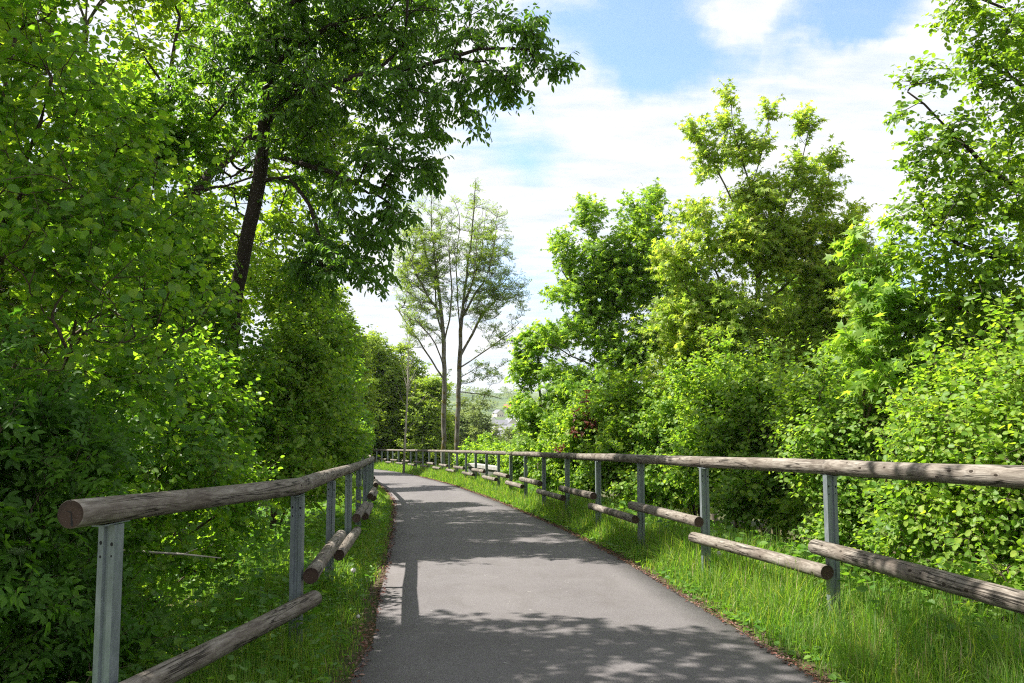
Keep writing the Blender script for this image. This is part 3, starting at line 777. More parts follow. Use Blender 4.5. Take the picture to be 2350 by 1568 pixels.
tree('cherry_tree', 'big cherry tree with a leaning dark trunk, its leafy limbs reaching over towards the path', 'tree', cb,
     seed=21, lines=[[cb] + line_px([(528, 830, 13.1), (552, 620, 13), (582, 480, 12.9), (600, 350, 12.8), (612, 220, 12.7), (628, 80, 12.7), (640, -120, 12.7), (650, -300, 12.7)]),
        line_px([(608, 300, 12.8), (660, 222, 12.5), (740, 190, 12.3), (860, 165, 12.1), (925, 110, 12), (935, -40, 12)]), line_px([(860, 165, 12.1), (980, 150, 11.9), (1100, 110, 11.7), (1215, 115, 11.5)]),
        line_px([(603, 368, 12.8), (680, 370, 12.5), (770, 400, 12.2), (850, 440, 12)]), line_px([(603, 385, 12.8), (665, 410, 12.5), (710, 470, 12.3), (740, 560, 12.2)]),
        line_px([(600, 330, 12.8), (540, 400, 12.7), (460, 430, 12.6)]), line_px([(625, 110, 12.7), (540, 210, 12.6), (470, 290, 12.6)]), line_px([(632, 40, 12.7), (740, -40, 12.5), (900, -120, 12.4)]), line_px([(620, 150, 12.7), (760, 60, 12.3), (980, 20, 12)])],
     lobes=lobes_px(cherry_lobes), nt=1300, seg=.34, wl=.10, uni=.8, r_base=.115, r_tip=.006, twigs=3, tl=.30, nleaf=7, leaf='cherry', size=.105, mat='cherry', bark='dark',
     droop=.75, up=.02, gap=.4, shell=.6, twig_grav=.28, leafn=(.8, .6), gnarl=.2)

t1b = G3(*(W(330, 1080, 17)[:2]))
tree('maple_tree', 'forked tree with yellow-green leaves behind the cherry, its dark limbs splitting against the sky', 'tree', t1b,
     seed=22, lines=[[t1b] + line_px([(360, 700, 16.8), (400, 480, 16.5), (430, 440, 16.4), (400, 330, 16.4), (385, 205, 16.3), (400, 110, 16.3), (420, -40, 16.3)]), line_px([(385, 205, 16.3), (335, 130, 16.2), (305, 40, 16.2), (280, -60, 16.2)]), line_px([(430, 440, 16.4), (520, 430, 16.5), (600, 400, 17)]), line_px([(400, 480, 16.5), (560, 330, 17.5), (680, 250, 18)])],
     lobes=lobes_px([(500, 300, 17.5, (1.6, 1.5, 1.4)), (660, 350, 18.5, (1.5, 1.5, 1.5)), (760, 300, 19, (1.3, 1.5, 1.5)), (560, 100, 18, (1.7, 1.5, 1.3)), (330, 150, 16.5, (1.2, 1.4, 1.1), .6), (250, 320, 16.5, (1.0, 1.4, 1.2)), (700, 500, 19, (1.5, 1.5, 1.2)), (500, 520, 18, (1.4, 1.5, 1.3)), (800, 120, 19, (1.5, 1.5, 1.3)), (620, 640, 18.5, (1.4, 1.4, 1.2)), (400, 0, 17, (1.6, 1.5, .9), .5)]),
     nt=620, seg=.5, wl=.12, r_base=.16, r_tip=.006, twigs=3, tl=.5, nleaf=8, leaf='cherry', size=.15, mat='yellow', bark='dark', droop=.3, up=.1, gap=.4, leafn=(.9, .6), gnarl=.18)
t2b = G3(*(W(205, 1000, 16)[:2]))
tree('ash_tree', 'slender tree with a brown trunk rising out of frame above the left hazels', 'tree', t2b,
     seed=23, lines=[[t2b] + line_px([(200, 600, 16), (190, 250, 16), (195, 60, 16), (205, -120, 16), (220, -320, 16)]), line_px([(190, 250, 16), (130, 120, 15.8), (90, -20, 15.5)]), line_px([(195, 60, 16), (260, -40, 16), (330, -160, 16)])],
     lobes=lobes_px([(100, 100, 15.5, (1.3, 1.3, 1.1)), (210, 220, 16, (1.2, 1.3, .8)), (40, -60, 15, (1.6, 1.5, 1.2)), (260, -80, 16, (1.6, 1.6, 1.1), .7), (20, 250, 15, (1.2, 1.2, .9)), (230, 400, 16, (1.2, 1.2, 1.0)), (60, 450, 15, (1.3, 1.2, 1.2))]),
     nt=520, seg=.5, wl=.12, r_base=.15, r_tip=.006, twigs=3, tl=.45, nleaf=7, leaf='hazel', size=.12, mat='yellow', bark='greylim', droop=.4, up=.1, gap=.4, leafn=(.8, .6))
# unseen tree left of the camera, its crown shaped to shade the near path
t3b = G3(-5.6, 2.2)
tree('shade_linden', 'linden tree out of frame at the left, crown shaped to dapple the near path', 'tree', t3b,
     seed=24, lines=[[t3b, t3b + (0.1, .1, 2.5), t3b + (.2, .2, 5), t3b + (.1, .3, 8)], [t3b + (.1, .1, 3.6), t3b + (1.2, .2, 5), t3b + (2.6, 1, 6)], [t3b + (.2, .2, 4.6), t3b + (1.4, 1.6, 6), t3b + (2, 2.8, 6.6)]],
     lobes=[(t3b + (.3, 2.3, 6.9), (1.3, 1.0, .7)), (t3b + (1.6, 3.0, 6.5), (1.1, .9, .5)), (t3b + (-.3, 3.4, 6.9), (1.1, .9, .6)), (t3b + (2.3, 1.6, 6.4), (1.0, 1.1, .5)), (t3b + (1.0, 1.0, 7.2), (1.3, 1.2, .6)), (t3b + (1.2, 4.6, 6.8), (1.4, .8, .35)), (t3b + (2.6, 3.6, 6.7), (1.0, 1.2, .35)), (t3b + (3.4, 2.0, 6.7), (.9, 1.0, .35)), (t3b + (3.7, 3.6, 6.8), (.9, .9, .3)), (t3b + (-.3, 5.0, 6.9), (.9, .6, .35))],
     nt=700, seg=.4, wl=.12, r_base=.09, r_tip=.003, twigs=3, tl=.38, nleaf=7, leaf='hazel', size=.09, mat='hazel', bark='greylim', uni=.8, droop=.4, up=.1, gap=.8, leafn=(.9, .6))

# --- dense trees beyond the bend
def dense(label, px, top, d, rw, seed, nt=700, group='dense trees beyond the bend'):
    b = G3(*(W(px, 1080, d)[:2])); zt = W(px, top, d)[2]; hh = zt - b[2]; c = b + (0, 0, hh * .5)
    L_ = [(b + (0, 0, hh * .32), (rw, rw, hh * .30)), (b + (0, 0, hh * .62), (rw * .8, rw * .8, hh * .27)), (b + (0.1, 0, hh * .85), (rw * .45, rw * .45, hh * .14))]
    rr = np.random.RandomState(seed)
    for k in range(9):
        a = rr.uniform(0, 6.28); q = rr.uniform(.2, .85); L_.append((b + (math.cos(a) * rw * .75 * (1 - q * .5), math.sin(a) * rw * .75 * (1 - q * .5), hh * q), rw * .38, 1.4))
    return tree('hornbeam_tree', label, 'tree', b, group, seed=seed, lines=[[b, b + (.1, 0, hh * .5), b + (0, .1, hh * .92)]], lobes=L_, nt=nt, seg=.6, wl=.15, r_base=.2, r_tip=.012, twigs=3, tl=.6, nleaf=7,
                leaf='quad', size=.22, mat='dense', bark='dark', droop=.25, up=.3, shell=.40, leafn=(.8, .6), trad=.004, sub=6, subr=1.5, uni=.75, outn=1.1)
dA = dense('tallest dense round tree on the left beyond the bend, sunlit crown top', 855, 755, 66, 3.6, 31, 1500)
dB = dense('dense tree with a stepped crown behind the bare sapling', 918, 785, 68, 3.2, 32, 1300)
dC = dense('lower dense tree directly left of the two ash trunks', 975, 850, 64, 2.6, 33, 1000)
copy_plant(dB, G3(*(W(770, 1080, 60)[:2])), 1.3, (1, 1, 1.05), 'dense tree beyond the bend half hidden behind the left hazels', name='hornbeam_tree')
copy_plant(dA, G3(*(W(700, 1080, 45)[:2])), 2.3, (.9, .9, 1.0), 'dense tree between the cherry trunk and the far hazels', name='hornbeam_tree')
copy_plant(dC, G3(*(W(1000, 1080, 74)[:2])), .7, (.9, .9, .75), 'small dark dense tree showing between the two ash trunks and the hornbeams', name='hornbeam_tree')
copy_plant(dA, G3(-16, 34), 4.0, (1.2, 1.2, 1.1), 'large dense tree deep in the wood behind the cherry', name='hornbeam_tree')
copy_plant(dB, G3(-17, 22), 5.0, (1.3, 1.3, 1.1), 'large dense tree deep in the wood at the left edge', name='hornbeam_tree')
copy_plant(dA, G3(-12.5, 27), 2.9, (1.1, 1.1, .85), 'dense tree in the wood just right of the forked tree', name='hornbeam_tree')
copy_plant(dB, G3(-10.5, 15), .4, (1., 1., .62), 'lower dense tree in the wood behind the overhanging hazel', name='hornbeam_tree')

# --- the two ashes and the bare sapling
def ash(label, px0, d, pts, lobs, seed):
    b = G3(*(W(px0, 1085, d)[:2]))
    return tree('ash_tree', label, 'tree', b, 'tall sparse ash trees beyond the right fence', seed=seed, lines=[[b] + line_px([(p[0], p[1], d) for p in pts[0]])] + [line_px([(p[0], p[1], d + p[2]) for p in l]) for l in pts[1:]],
         lobes=lobes_px(lobs), nt=540, seg=.6, wl=.08, r_base=.125, r_tip=.012, twigs=2, tl=.32, nleaf=3, sub=0, leaf='ash', size=.27, mat='ash', bark='grey', droop=.1, up=.75, shell=.7, leafn=(.8, .7), trad=.008, gnarl=.07)
ash('left of the two tall sparse ash trees, with mossy grey trunk', 1016, 42,
    [[(1018, 930), (1020, 820), (1010, 700), (998, 600), (990, 500), (992, 440)], [(1015, 870, 0), (960, 780, .5), (905, 700, 1)], [(1020, 800, 0), (1035, 700, -.3), (1030, 560, -.5)], [(1012, 740, 0), (960, 640, -.8), (935, 580, -1)],
     [(1018, 940, 0), (980, 905, -.6), (955, 930, -.8)], [(1004, 650, 0), (970, 560, .8), (960, 480, 1)], [(1020, 780, 0), (1000, 680, 1), (1010, 520, 1.3)], [(1016, 850, 0), (1000, 790, -1), (950, 730, -1.6)]],
    [(975, 620, 42, (1.9, 1.9, 4.4), 3), (1010, 560, 42, (1.0, 1.2, 3.0)), (925, 660, 42.5, (.8, 1.2, 1.6)), (960, 760, 42, (1.1, 1.2, 1.6), .6), (998, 450, 42, (.4, .5, .6), 1.2), (1015, 860, 42, (.7, .9, .8), .6), (975, 920, 41.5, (.6, .7, .35), .8)], 41)
ash('right one of the two tall sparse ash trees, the higher of the pair', 1046, 42.5,
    [[(1050, 930), (1056, 820), (1062, 700), (1075, 600), (1088, 480), (1092, 410)], [(1056, 820, 0), (1110, 720, .5), (1160, 670, 1)], [(1062, 740, 0), (1120, 620, -.4), (1140, 520, -.5)], [(1054, 900, 0), (1110, 905, -.8), (1150, 915, -1.2)], [(1056, 850, 0), (1120, 800, .6), (1180, 760, 1)],
     [(1060, 760, 0), (1048, 640, .3), (1055, 500, .5)], [(1066, 690, 0), (1100, 600, 1), (1115, 480, 1.4)], [(1070, 650, 0), (1130, 600, -1), (1175, 580, -1.5)], [(1060, 720, 0), (1085, 640, -1.2), (1100, 520, -1.6)]],
    [(1105, 600, 42.5, (1.9, 1.9, 4.0), 3), (1130, 680, 42.5, (2.0, 1.8, 2.6), 2), (1092, 450, 42.5, (.5, .6, 1.0), 1.3), (1138, 510, 42.5, (.4, .5, 1.0)), (1195, 680, 42.5, (.7, .9, .9)), (1150, 790, 42.5, (1.4, 1.4, 1.0)), (1115, 860, 42.5, (1.2, 1.2, .8)), (1110, 915, 42, (1.1, 1, .35)), (1050, 470, 43, (.35, .4, .8)), (1070, 880, 42, (.6, .8, .6))], 42)
def sapling():
    b = G3(*(W(926, 1092, 45.5)[:2])); rr = np.random.RandomState(5); mb = MB()
    P = [Vector(b)] + [Vector(W(*p)) for p in ((930, 1000, 45.5), (934, 930, 45.5), (936, 860, 45.5), (938, 800, 45.5), (940, 765, 45.5))]
    mb.tube(P, [.075, .06, .048, .032, .018, .006], 7)
    for k in range(46):
        t = rr.uniform(.38, .98); i = min(int(t * 5), 4); f = t * 5 - i; p = P[i].lerp(P[i + 1], f); a = rr.uniform(0, 6.28); l = rr.uniform(.5, 1.9) * (1.15 - t)
        d = Vector((math.cos(a) * .6, math.sin(a) * .6, .9)); q = p + d * l * .5 + Vector((0, 0, .05)); e = p + d * l + Vector((0, 0, .25 * l))
        mb.tube([p, q, e], [.013, .009, .004], 4, False)
        for j in range(3):
            a2 = rr.uniform(0, 6.28); s = q.lerp(e, rr.uniform(0, .9)); mb.tube([s, s + Vector((math.cos(a2) * .25, math.sin(a2) * .25, .4)) * l * .6], [.006, .003], 3, False)
    for (px, py, qx, qy) in ((929, 1030, 968, 1018), (934, 990, 958, 965)):
        mb.tube([Vector(W(px, py, 45.5)), Vector(W((px + qx) / 2 - 2, (py + qy) / 2 - 3, 45.2)), Vector(W(qx, qy, 45)), Vector(W(qx + 4, qy - 22, 45))], [.016, .013, .009, .004], 4, False)
    for v in range(len(mb.V)): mb.V[v] = tuple(Vector(mb.V[v]) - Vector(b))
    o = empty('bare_sapling', b, 'leafless pale sapling standing in front of the far fence', 'tree')
    mb.build('trunk', B['pale'], o, True)
sapling()

# --- right side
GR = 'leafy shrubs behind the right fence'
r1b = G3(*(W(1425, 1060, 23)[:2]))
r1 = tree('maple_tree', 'mid-green maple with a notched top, left of the tallest maple', 'tree', r1b, 'maples beyond the right fence',
     seed=51, lines=[[r1b] + line_px([(1428, 900, 23), (1410, 760, 23), (1395, 650, 23), (1370, 540, 23)]), line_px([(1405, 720, 23), (1470, 600, 23), (1490, 470, 23)]), line_px([(1410, 780, 23), (1340, 700, 22.8), (1290, 620, 22.7)]), line_px([(1425, 880, 23), (1340, 830, 22.5), (1260, 790, 22)]), line_px([(1425, 860, 23), (1500, 760, 23), (1540, 640, 23)])],
     lobes=lobes_px([(1352, 500, 23, (.45, .7, .5), 1.5), (1340, 465, 23, (.22, .3, .25), 2), (1380, 600, 23, (.8, 1, .8)), (1480, 520, 23, (.8, 1, .8)), (1500, 455, 23, (.4, .5, .35), 1.6), (1440, 480, 23, (.25, .4, .3), 1.4), (1290, 560, 23, (.45, .7, .28), 1.5), (1310, 610, 23, (.5, .7, .45)), (1290, 680, 23, (.5, .8, .28), 1.4), (1400, 700, 23, (1.2, 1.2, .9)), (1500, 640, 23, (1, 1.1, 1)), (1330, 760, 22.8, (.8, 1, .6)), (1430, 820, 22.5, (1.2, 1.2, 1)), (1440, 580, 23, (.9, 1, .8)), (1340, 660, 23, (.7, .9, .6)), (1420, 640, 23, (1.1, 1.1, .8)), (1530, 780, 22.5, (.9, 1.1, 1)), (1270, 770, 22.5, (.45, .8, .35), 1.3), (1350, 900, 22, (1.0, 1, .8))]),
     nt=1750, seg=.34, wl=.10, r_base=.10, r_tip=.005, uni=.85, twigs=2, tl=.42, nleaf=6, leaf='maple', size=.125, mat='maple', bark='greylim', droop=.35, up=.4, gap=0, shell=.55, leafn=(.8, .65))
r1c = G3(*(W(1235, 1060, 24)[:2]))
tree('maple_tree', 'low pale-green maple next to the ashes with a few reddish leaves', 'tree', r1c, 'maples beyond the right fence',
     seed=52, lines=[[r1c] + line_px([(1240, 940, 24), (1235, 830, 24), (1230, 760, 24)]), line_px([(1240, 940, 24), (1190, 880, 24), (1175, 850, 24)]), line_px([(1240, 930, 24), (1290, 860, 23.5), (1310, 800, 23.5)])],
     lobes=lobes_px([(1240, 790, 24, (.7, .9, .6)), (1210, 860, 24, (.65, .9, .55)), (1195, 820, 24, (.3, .5, .35)), (1195, 930, 23.5, (.25, .6, .4)), (1230, 950, 23, (.9, .9, .6)), (1290, 880, 23, (.8, 1, .8)), (1235, 1000, 22.5, (.6, .8, .45)), (1300, 980, 22, (.8, .8, .6)), (1215, 1035, 23, (.5, .7, .3))]),
     nt=620, seg=.34, wl=.10, r_base=.07, r_tip=.005, twigs=3, tl=.30, nleaf=5, leaf='maple', size=.13, mat='maple', bark='greylim', droop=.3, up=.25, shell=.42, leafn=(1, .5))
r2b = G3(*(W(1755, 1040, 17.5)[:2]))
tree('maple_tree', 'tallest maple right of the path, yellow-green young leaves in spiky shoots against the sky', 'tree', r2b, 'maples beyond the right fence',
     seed=53, lines=[[r2b] + line_px([(1748, 880, 17.5), (1742, 740, 17.5), (1735, 600, 17.5), (1722, 440, 17.5), (1690, 320, 17.4), (1668, 215, 17.4)]), line_px([(1738, 650, 17.5), (1790, 500, 17.5), (1840, 380, 17.5), (1855, 270, 17.5)]), line_px([(1722, 440, 17.5), (1750, 340, 17.6), (1768, 250, 17.6)]),
        line_px([(1742, 760, 17.5), (1640, 620, 17.3), (1580, 480, 17.2)]), line_px([(1742, 720, 17.5), (1850, 600, 17.7), (1910, 370, 17.8)]), line_px([(1748, 820, 17.5), (1880, 680, 17.5), (1960, 520, 17.5)]), line_px([(1735, 560, 17.5), (1650, 400, 17.4), (1595, 300, 17.4)]), line_px([(1748, 860, 17.5), (1650, 760, 17), (1540, 620, 17)])],
     lobes=lobes_px([(1668, 230, 17.4, (.14, .25, .28), 3), (1662, 290, 17.4, (.28, .4, .3), 1.8), (1764, 265, 17.5, (.16, .25, .28), 2.2), (1850, 290, 17.5, (.2, .3, .4), 2), (1600, 310, 17.4, (.32, .4, .25), 1.8), (1630, 370, 17.4, (.45, .6, .4), 1.2), (1715, 350, 17.5, (.55, .7, .45), 1.2), (1740, 460, 17.5, (.85, .9, .6)), (1830, 400, 17.5, (.4, .6, .5), 1.2), (1905, 385, 17.7, (.2, .35, .38), 1.8), (1890, 460, 17.6, (.45, .6, .5)), (1960, 490, 17.6, (.25, .4, .2), 1.8),
        (1590, 500, 17.2, (.45, .6, .35), 1.2), (1670, 560, 17.3, (.9, 1, .7)), (1800, 600, 17.5, (.95, 1, .8)), (1930, 560, 17.5, (.55, .8, .5)), (1560, 600, 17, (.65, .8, .6)), (1630, 700, 17, (1, 1, .7)), (1760, 740, 17, (1.1, 1, .6)), (1900, 680, 17.3, (.8, 1, .7)), (1550, 740, 16.8, (.8, .9, .6)), (1980, 640, 17.2, (.5, .7, .5)), (1640, 800, 16.5, (1, .9, .6)), (1780, 840, 16.8, (1.1, .9, .5)), (1920, 800, 16.5, (.9, .9, .6)), (1560, 850, 17, (.8, .8, .6)), (1990, 740, 16, (.6, .7, .5)), (1860, 540, 17.5, (.8, .8, .6)), (1760, 540, 17.5, (.9, .9, .6)), (1940, 640, 17, (.8, .8, .6)), (1990, 560, 17, (.3, .4, .25)), (1900, 740, 17, (.8, .8, .6)), (2010, 600, 17, (.4, .5, .3)), (1960, 680, 16, (.5, .6, .5))]),
     nt=2700, seg=.28, wl=.10, r_base=.085, r_tip=.004, uni=.85, twigs=2, tl=.36, nleaf=6, leaf='maple', size=.112, mat='maple_young', bark='greylim', droop=.4, up=.45, gap=0, shell=.6, leafn=(.8, .65))
r3b = G3(6.7, 8.6)
tree('pear_tree', 'round-leaved tree at the right edge, branches reaching in over the shrubs', 'tree', r3b,
     seed=54, lines=[[r3b] + line_px([(2480, 900, 8.6), (2460, 600, 8.5), (2430, 300, 8.5), (2420, 0, 8.5), (2400, -300, 8.6)]), line_px([(2460, 640, 8.5), (2350, 612, 8.2), (2200, 560, 8), (2110, 480, 8)]), line_px([(2440, 450, 8.5), (2330, 430, 8.2), (2230, 350, 8), (2120, 240, 7.9), (2080, 210, 7.9)]), line_px([(2430, 300, 8.5), (2330, 180, 8.3), (2220, 130, 8.2)]), line_px([(2425, 150, 8.5), (2300, 20, 8.3), (2180, -20, 8.2)]), line_px([(2470, 800, 8.6), (2330, 760, 8.2), (2180, 700, 8)])],
     lobes=lobes_px([(2110, 200, 7.9, (.22, .3, .16), 1.8), (2090, 245, 7.9, (.18, .3, .1), 1.5), (2170, 300, 8, (.28, .4, .2)), (2130, 340, 8, (.25, .4, .18)), (2110, 400, 8, (.22, .35, .14), 1.3), (2220, 400, 8, (.4, .5, .3)), (2090, 480, 8, (.2, .35, .18), 1.3), (2180, 500, 8, (.4, .5, .25)), (2290, 480, 8, (.45, .6, .35)), (2240, 30, 8.2, (.35, .5, .22)), (2190, 10, 8.2, (.2, .35, .14), 1.3), (2310, 110, 8.2, (.3, .5, .3)), (2230, 150, 8.2, (.2, .35, .14), 1.2), (2330, 260, 8.2, (.3, .45, .35)), (2250, 200, 8.2, (.25, .4, .1)), (2330, 380, 8.2, (.35, .5, .3)), (2130, 590, 8, (.35, .5, .22)), (2250, 610, 8, (.5, .6, .3)), (2340, 700, 8, (.45, .6, .35)), (2200, 700, 8, (.45, .6, .28)), (2420, 100, 8.5, (.5, .8, .8)), (2430, 500, 8.5, (.5, .8, .9)), (2400, -250, 8.5, (1, 1.2, .8), .6)]),
     nt=1000, seg=.22, wl=.10, r_base=.10, r_tip=.003, twigs=2, tl=.26, nleaf=7, uni=.85, leaf='round', size=.062, mat='pear', bark='dark', droop=.3, up=.15, shell=.5, leafn=(.9, .6), trad=.0018)
r4 = shrub('maple sapling with broad lobed leaves reaching up beside the pear branches', 4.0, 9.0,
      [(2030, 650, 8.6, (.32, .4, .35)), (2060, 740, 8.6, (.45, .5, .35)), (2010, 830, 8.6, (.5, .5, .4)), (2140, 850, 8.4, (.45, .5, .4)), (2260, 820, 8.2, (.5, .5, .4))],
      230, 55, GR, mat='maple', leaf='maple', size=.115, name='maple_sapling', cat='sapling', nleaf=5, droop=.55, tl=.25, stemn=5)
def rshrub(label, bx, by, lob, n, seed, **kw):
    return shrub(label, bx, by, lob, n, seed, GR, mat=kw.pop('mat', 'bush_r'), **kw)
rs1 = rshrub('bright hazel shrub behind the near end of the right fence, leaves in flat sunlit tiers', 4.6, 6.6,
      [(2260, 1010, 6.6, (.65, .6, .4)), (2330, 880, 6.9, (.6, .6, .4)), (2200, 1150, 6.9, (.6, .5, .35)), (2330, 1180, 6.2, (.6, .5, .35)), (2180, 960, 7.4, (.5, .5, .4)), (2400, 1050, 6.0, (.6, .6, .6)), (2300, 1290, 6.2, (.6, .4, .25)), (2120, 1250, 7.2, (.5, .5, .2)), (2400, 1350, 5.6, (.5, .5, .3))],
      1750, 61, size=.052, droop=.3, leafn=(1.0, .55))
rs2 = rshrub('bright hazel shrub behind the fence post nearest on the right', 4.0, 9.2,
      [(1980, 980, 9.2, (.7, .6, .45)), (2080, 880, 9.4, (.65, .6, .45)), (1900, 1080, 9.3, (.6, .5, .4)), (2020, 1160, 8.8, (.65, .5, .4)), (1880, 960, 10, (.5, .6, .45)), (2120, 1060, 8.8, (.55, .5, .4)), (1950, 1240, 8.8, (.5, .4, .22))],
      1500, 62, size=.056, droop=.3, leafn=(1.0, .55))
rs3 = rshrub('hazel shrub in the middle of the hedge behind the right fence, under the tallest maple', 3.5, 12.2,
      [(1780, 940, 12, (.8, .7, .6)), (1700, 1020, 12.3, (.75, .7, .5)), (1800, 1080, 11.6, (.75, .6, .45)), (1650, 930, 13, (.7, .7, .6)), (1870, 1000, 11.4, (.6, .6, .5)), (1720, 1150, 11.4, (.7, .5, .35)), (1600, 1060, 13, (.5, .6, .5)), (1860, 1180, 10.8, (.5, .4, .25))],
      1150, 63, size=.07)
rs4 = rshrub('darker shrub between the notched maple and the right fence', 2.9, 16.2,
      [(1560, 960, 16, (.9, .8, .7)), (1480, 1020, 16.5, (.8, .8, .6)), (1600, 1090, 15.3, (.8, .6, .5)), (1440, 930, 17.5, (.8, .8, .7)), (1500, 1120, 15.5, (.7, .6, .4)), (1620, 880, 16.5, (.7, .8, .7)), (1400, 1060, 17, (.6, .7, .5))],
      1100, 64, size=.075)
rs5 = rshrub('shrub with small pale leaves behind the right fence below the notched maple', 2.2, 20.5,
      [(1370, 980, 20, (.9, .9, .7)), (1300, 1050, 20.5, (.8, .8, .5)), (1420, 1070, 19, (.8, .7, .5)), (1340, 1100, 19.5, (.7, .6, .35)), (1280, 1090, 20.5, (.6, .6, .35))],
      750, 65, size=.085)
rs6 = rshrub('small bright shrub behind the right fence beside the low concrete wall', 1.6, 28.8,
      [(1215, 1045, 28.5, (.8, .7, .4)), (1175, 1062, 30, (.6, .7, .35)), (1255, 1070, 27.5, (.8, .6, .35)), (1200, 1085, 28.5, (.6, .5, .25))],
      520, 66, size=.09)
rs7 = rshrub('yellowish bushy shrub just behind the low concrete wall', -.8, 38,
      [(1100, 1040, 38, (.8, .9, .35)), (1080, 1055, 38, (.8, .8, .35)), (1140, 1032, 37, (.7, .9, .4)), (1160, 1045, 36, (.8, .8, .4)), (1110, 1062, 36, (.8, .8, .35))],
      400, 67, size=.11, mat='maple')
rs8 = rshrub('purple-leaved shrub tucked into the hedge below the notched maple', 2.6, 18.6,
      [(1350, 945, 19.3, (.14, .2, .12)), (1320, 1000, 19.2, (.2, .2, .14)), (1290, 1030, 19.4, (.14, .2, .1)), (1360, 990, 19.2, (.1, .15, .1))],
      24, 68, size=.06, mat='purple', leaf='hazel', name='purple_shrub', stemn=3, r_base=.02, tl=.2)
copies = [
    (rs3, 8.2, 11.2, .9, (1.2, 1.2, 1.5), 'tall hazel shrub behind the bright ones at the right edge'),
    (rs4, 7.4, 13.0, 2.1, (1.2, 1.2, 1.25), 'tall shrub filling in below the pear branches behind the maple sapling'),
    (rs2, 5.2, 15.6, 3.4, (1.2, 1.2, 1.3), 'shrub right of the tallest maple trunk, behind the front hedge'),
    (rs3, 4.6, 19.5, 4.6, (1.2, 1.2, 1.2), 'shrub left of the tallest maple trunk, behind the front hedge'),
    (rs1, 9.5, 17.5, 5.2, (1.5, 1.5, 1.6), 'large bush in the second row, between the tallest maple and the pear tree'),
    (rs3, 3.6, 23.5, 1.9, (1.0, 1.0, 1.0), 'bush behind the purple-leaved shrub'),
]
for (s, x, y, rz, sc, lab) in copies: copy_plant(s, G3(x, y), rz, sc, lab)
copy_plant(r1, G3(*(W(1880, 1060, 23)[:2])), 2.4, (1, 1, .95), 'light green maple filling in behind the right side of the tallest maple', name='maple_tree')
copy_plant(r1, G3(*(W(1640, 1060, 27)[:2])), 4.1, (1.15, 1.15, .95), 'maple behind, between the notched maple and the tallest one', name='maple_tree')
# background wood on the right
copy_plant(dA, G3(17, 42), 1.0, (1.0, 1.0, .72), 'dark rounded tree far behind the tallest maple', 'dense trees beyond the hedge', 'hornbeam_tree')
copy_plant(dB, G3(26, 46), 2.0, (1.2, 1.2, .85), 'dark tree far behind the hedge at the right edge', 'dense trees beyond the hedge', 'hornbeam_tree')
copy_plant(dC, G3(10, 44), 3.0, (1.1, 1.1, .8), 'dark tree far behind the notched maple', 'dense trees beyond the hedge', 'hornbeam_tree')

# yellow-green trees in the dip between the ashes and the town
def diptree(label, px, top, d, rw, seed):
    b = G3(*(W(px, 1080, d)[:2])); zt = W(px, top, d)[2]; hh = zt - b[2]
    L_ = [(b + (0, 0, hh * .5), (rw, rw, hh * .4))] + [(b + (math.cos(k * 1.3) * rw * .7, math.sin(k * 1.3) * rw * .7, hh * (.35 + .13 * k)), rw * .42, 1.3) for k in range(5)]
    return tree('willow_tree', label, 'tree', b, 'trees in the dip before the town', seed=seed, lines=[[b, b + (.2, 0, hh * .5), b + (0, .2, hh * .9)]], lobes=L_, nt=480, seg=.9, wl=.15, r_base=.3, r_tip=.02, twigs=3, tl=1.0, nleaf=7,
                leaf='quad', size=.36, mat='far', bark='dark', droop=.4, up=.2, shell=.4, trad=.008, sub=5, subr=2.2)
wA = diptree('yellow-green round tree seen between the ash trunks and the town', 1085, 930, 105, 4.2, 71)
copy_plant(wA, G3(*(W(1035, 1080, 115)[:2])), 2, (1, 1, 1.1), 'yellow-green tree seen directly between the two ash trunks', name='willow_tree')
copy_plant(wA, G3(*(W(1125, 1080, 100)[:2])), 4, (.8, .8, .62), 'small yellow-green tree just left of the grey town roofs', name='willow_tree')
copy_plant(wA, G3(*(W(1215, 1080, 120)[:2])), 1, (1.1, 1.1, .9), 'round tree behind the low pale maple', name='willow_tree')
copy_plant(wA, G3(*(W(1350, 1080, 110)[:2])), 3, (1.3, 1.3, 1.15), 'large round tree far behind the notched maple', name='willow_tree')
#END_PLANTS

# ------------------------------------------------------------------ low wall by the fence
def low_wall():
    a = W(1050, 1085, 33.5); b = W(1150, 1085, 29.5); a = G3(a[0] + .55, a[1] + .5); b = G3(b[0] + .9, b[1] + .6)
    c = (a + b) / 2; ang = math.atan2(b[1] - a[1], b[0] - a[0]); L_ = float(np.linalg.norm((b - a)[:2])); c = G3(c[0], c[1])
    conc = Mat('pale_concrete'); n = conc.noise(conc.coord(), 9, 6); conc.color(conc.ramp(n, [(.3, (.22, .215, .20)), (.7, (.36, .355, .33))]), .85); conc.bump(n, .3, .01)
    dk = Mat('dark_render'); n = dk.noise(dk.coord(), 5, 6); dk.color(dk.ramp(n, [(.3, (.06, .065, .06)), (.7, (.13, .135, .12))]), .9)
    o = empty('low_wall', c, 'low dark wall with a pale concrete coping behind the right fence', 'wall', rz=ang)
    top = -SLOPE * c[1] + .60 - c[2]
    mb = MB(); mb.box((0, 0, (top - .3) / 2), (L_, .28, top + .3)); mb.build('wall', dk.m, o)
    mb = MB()
    for k in range(3): mb.box(((k - 1) * L_ / 3, 0, top + .065), (L_ / 3 - .012, .40, .13))
    mb.build('coping', conc.m, o)
low_wall()

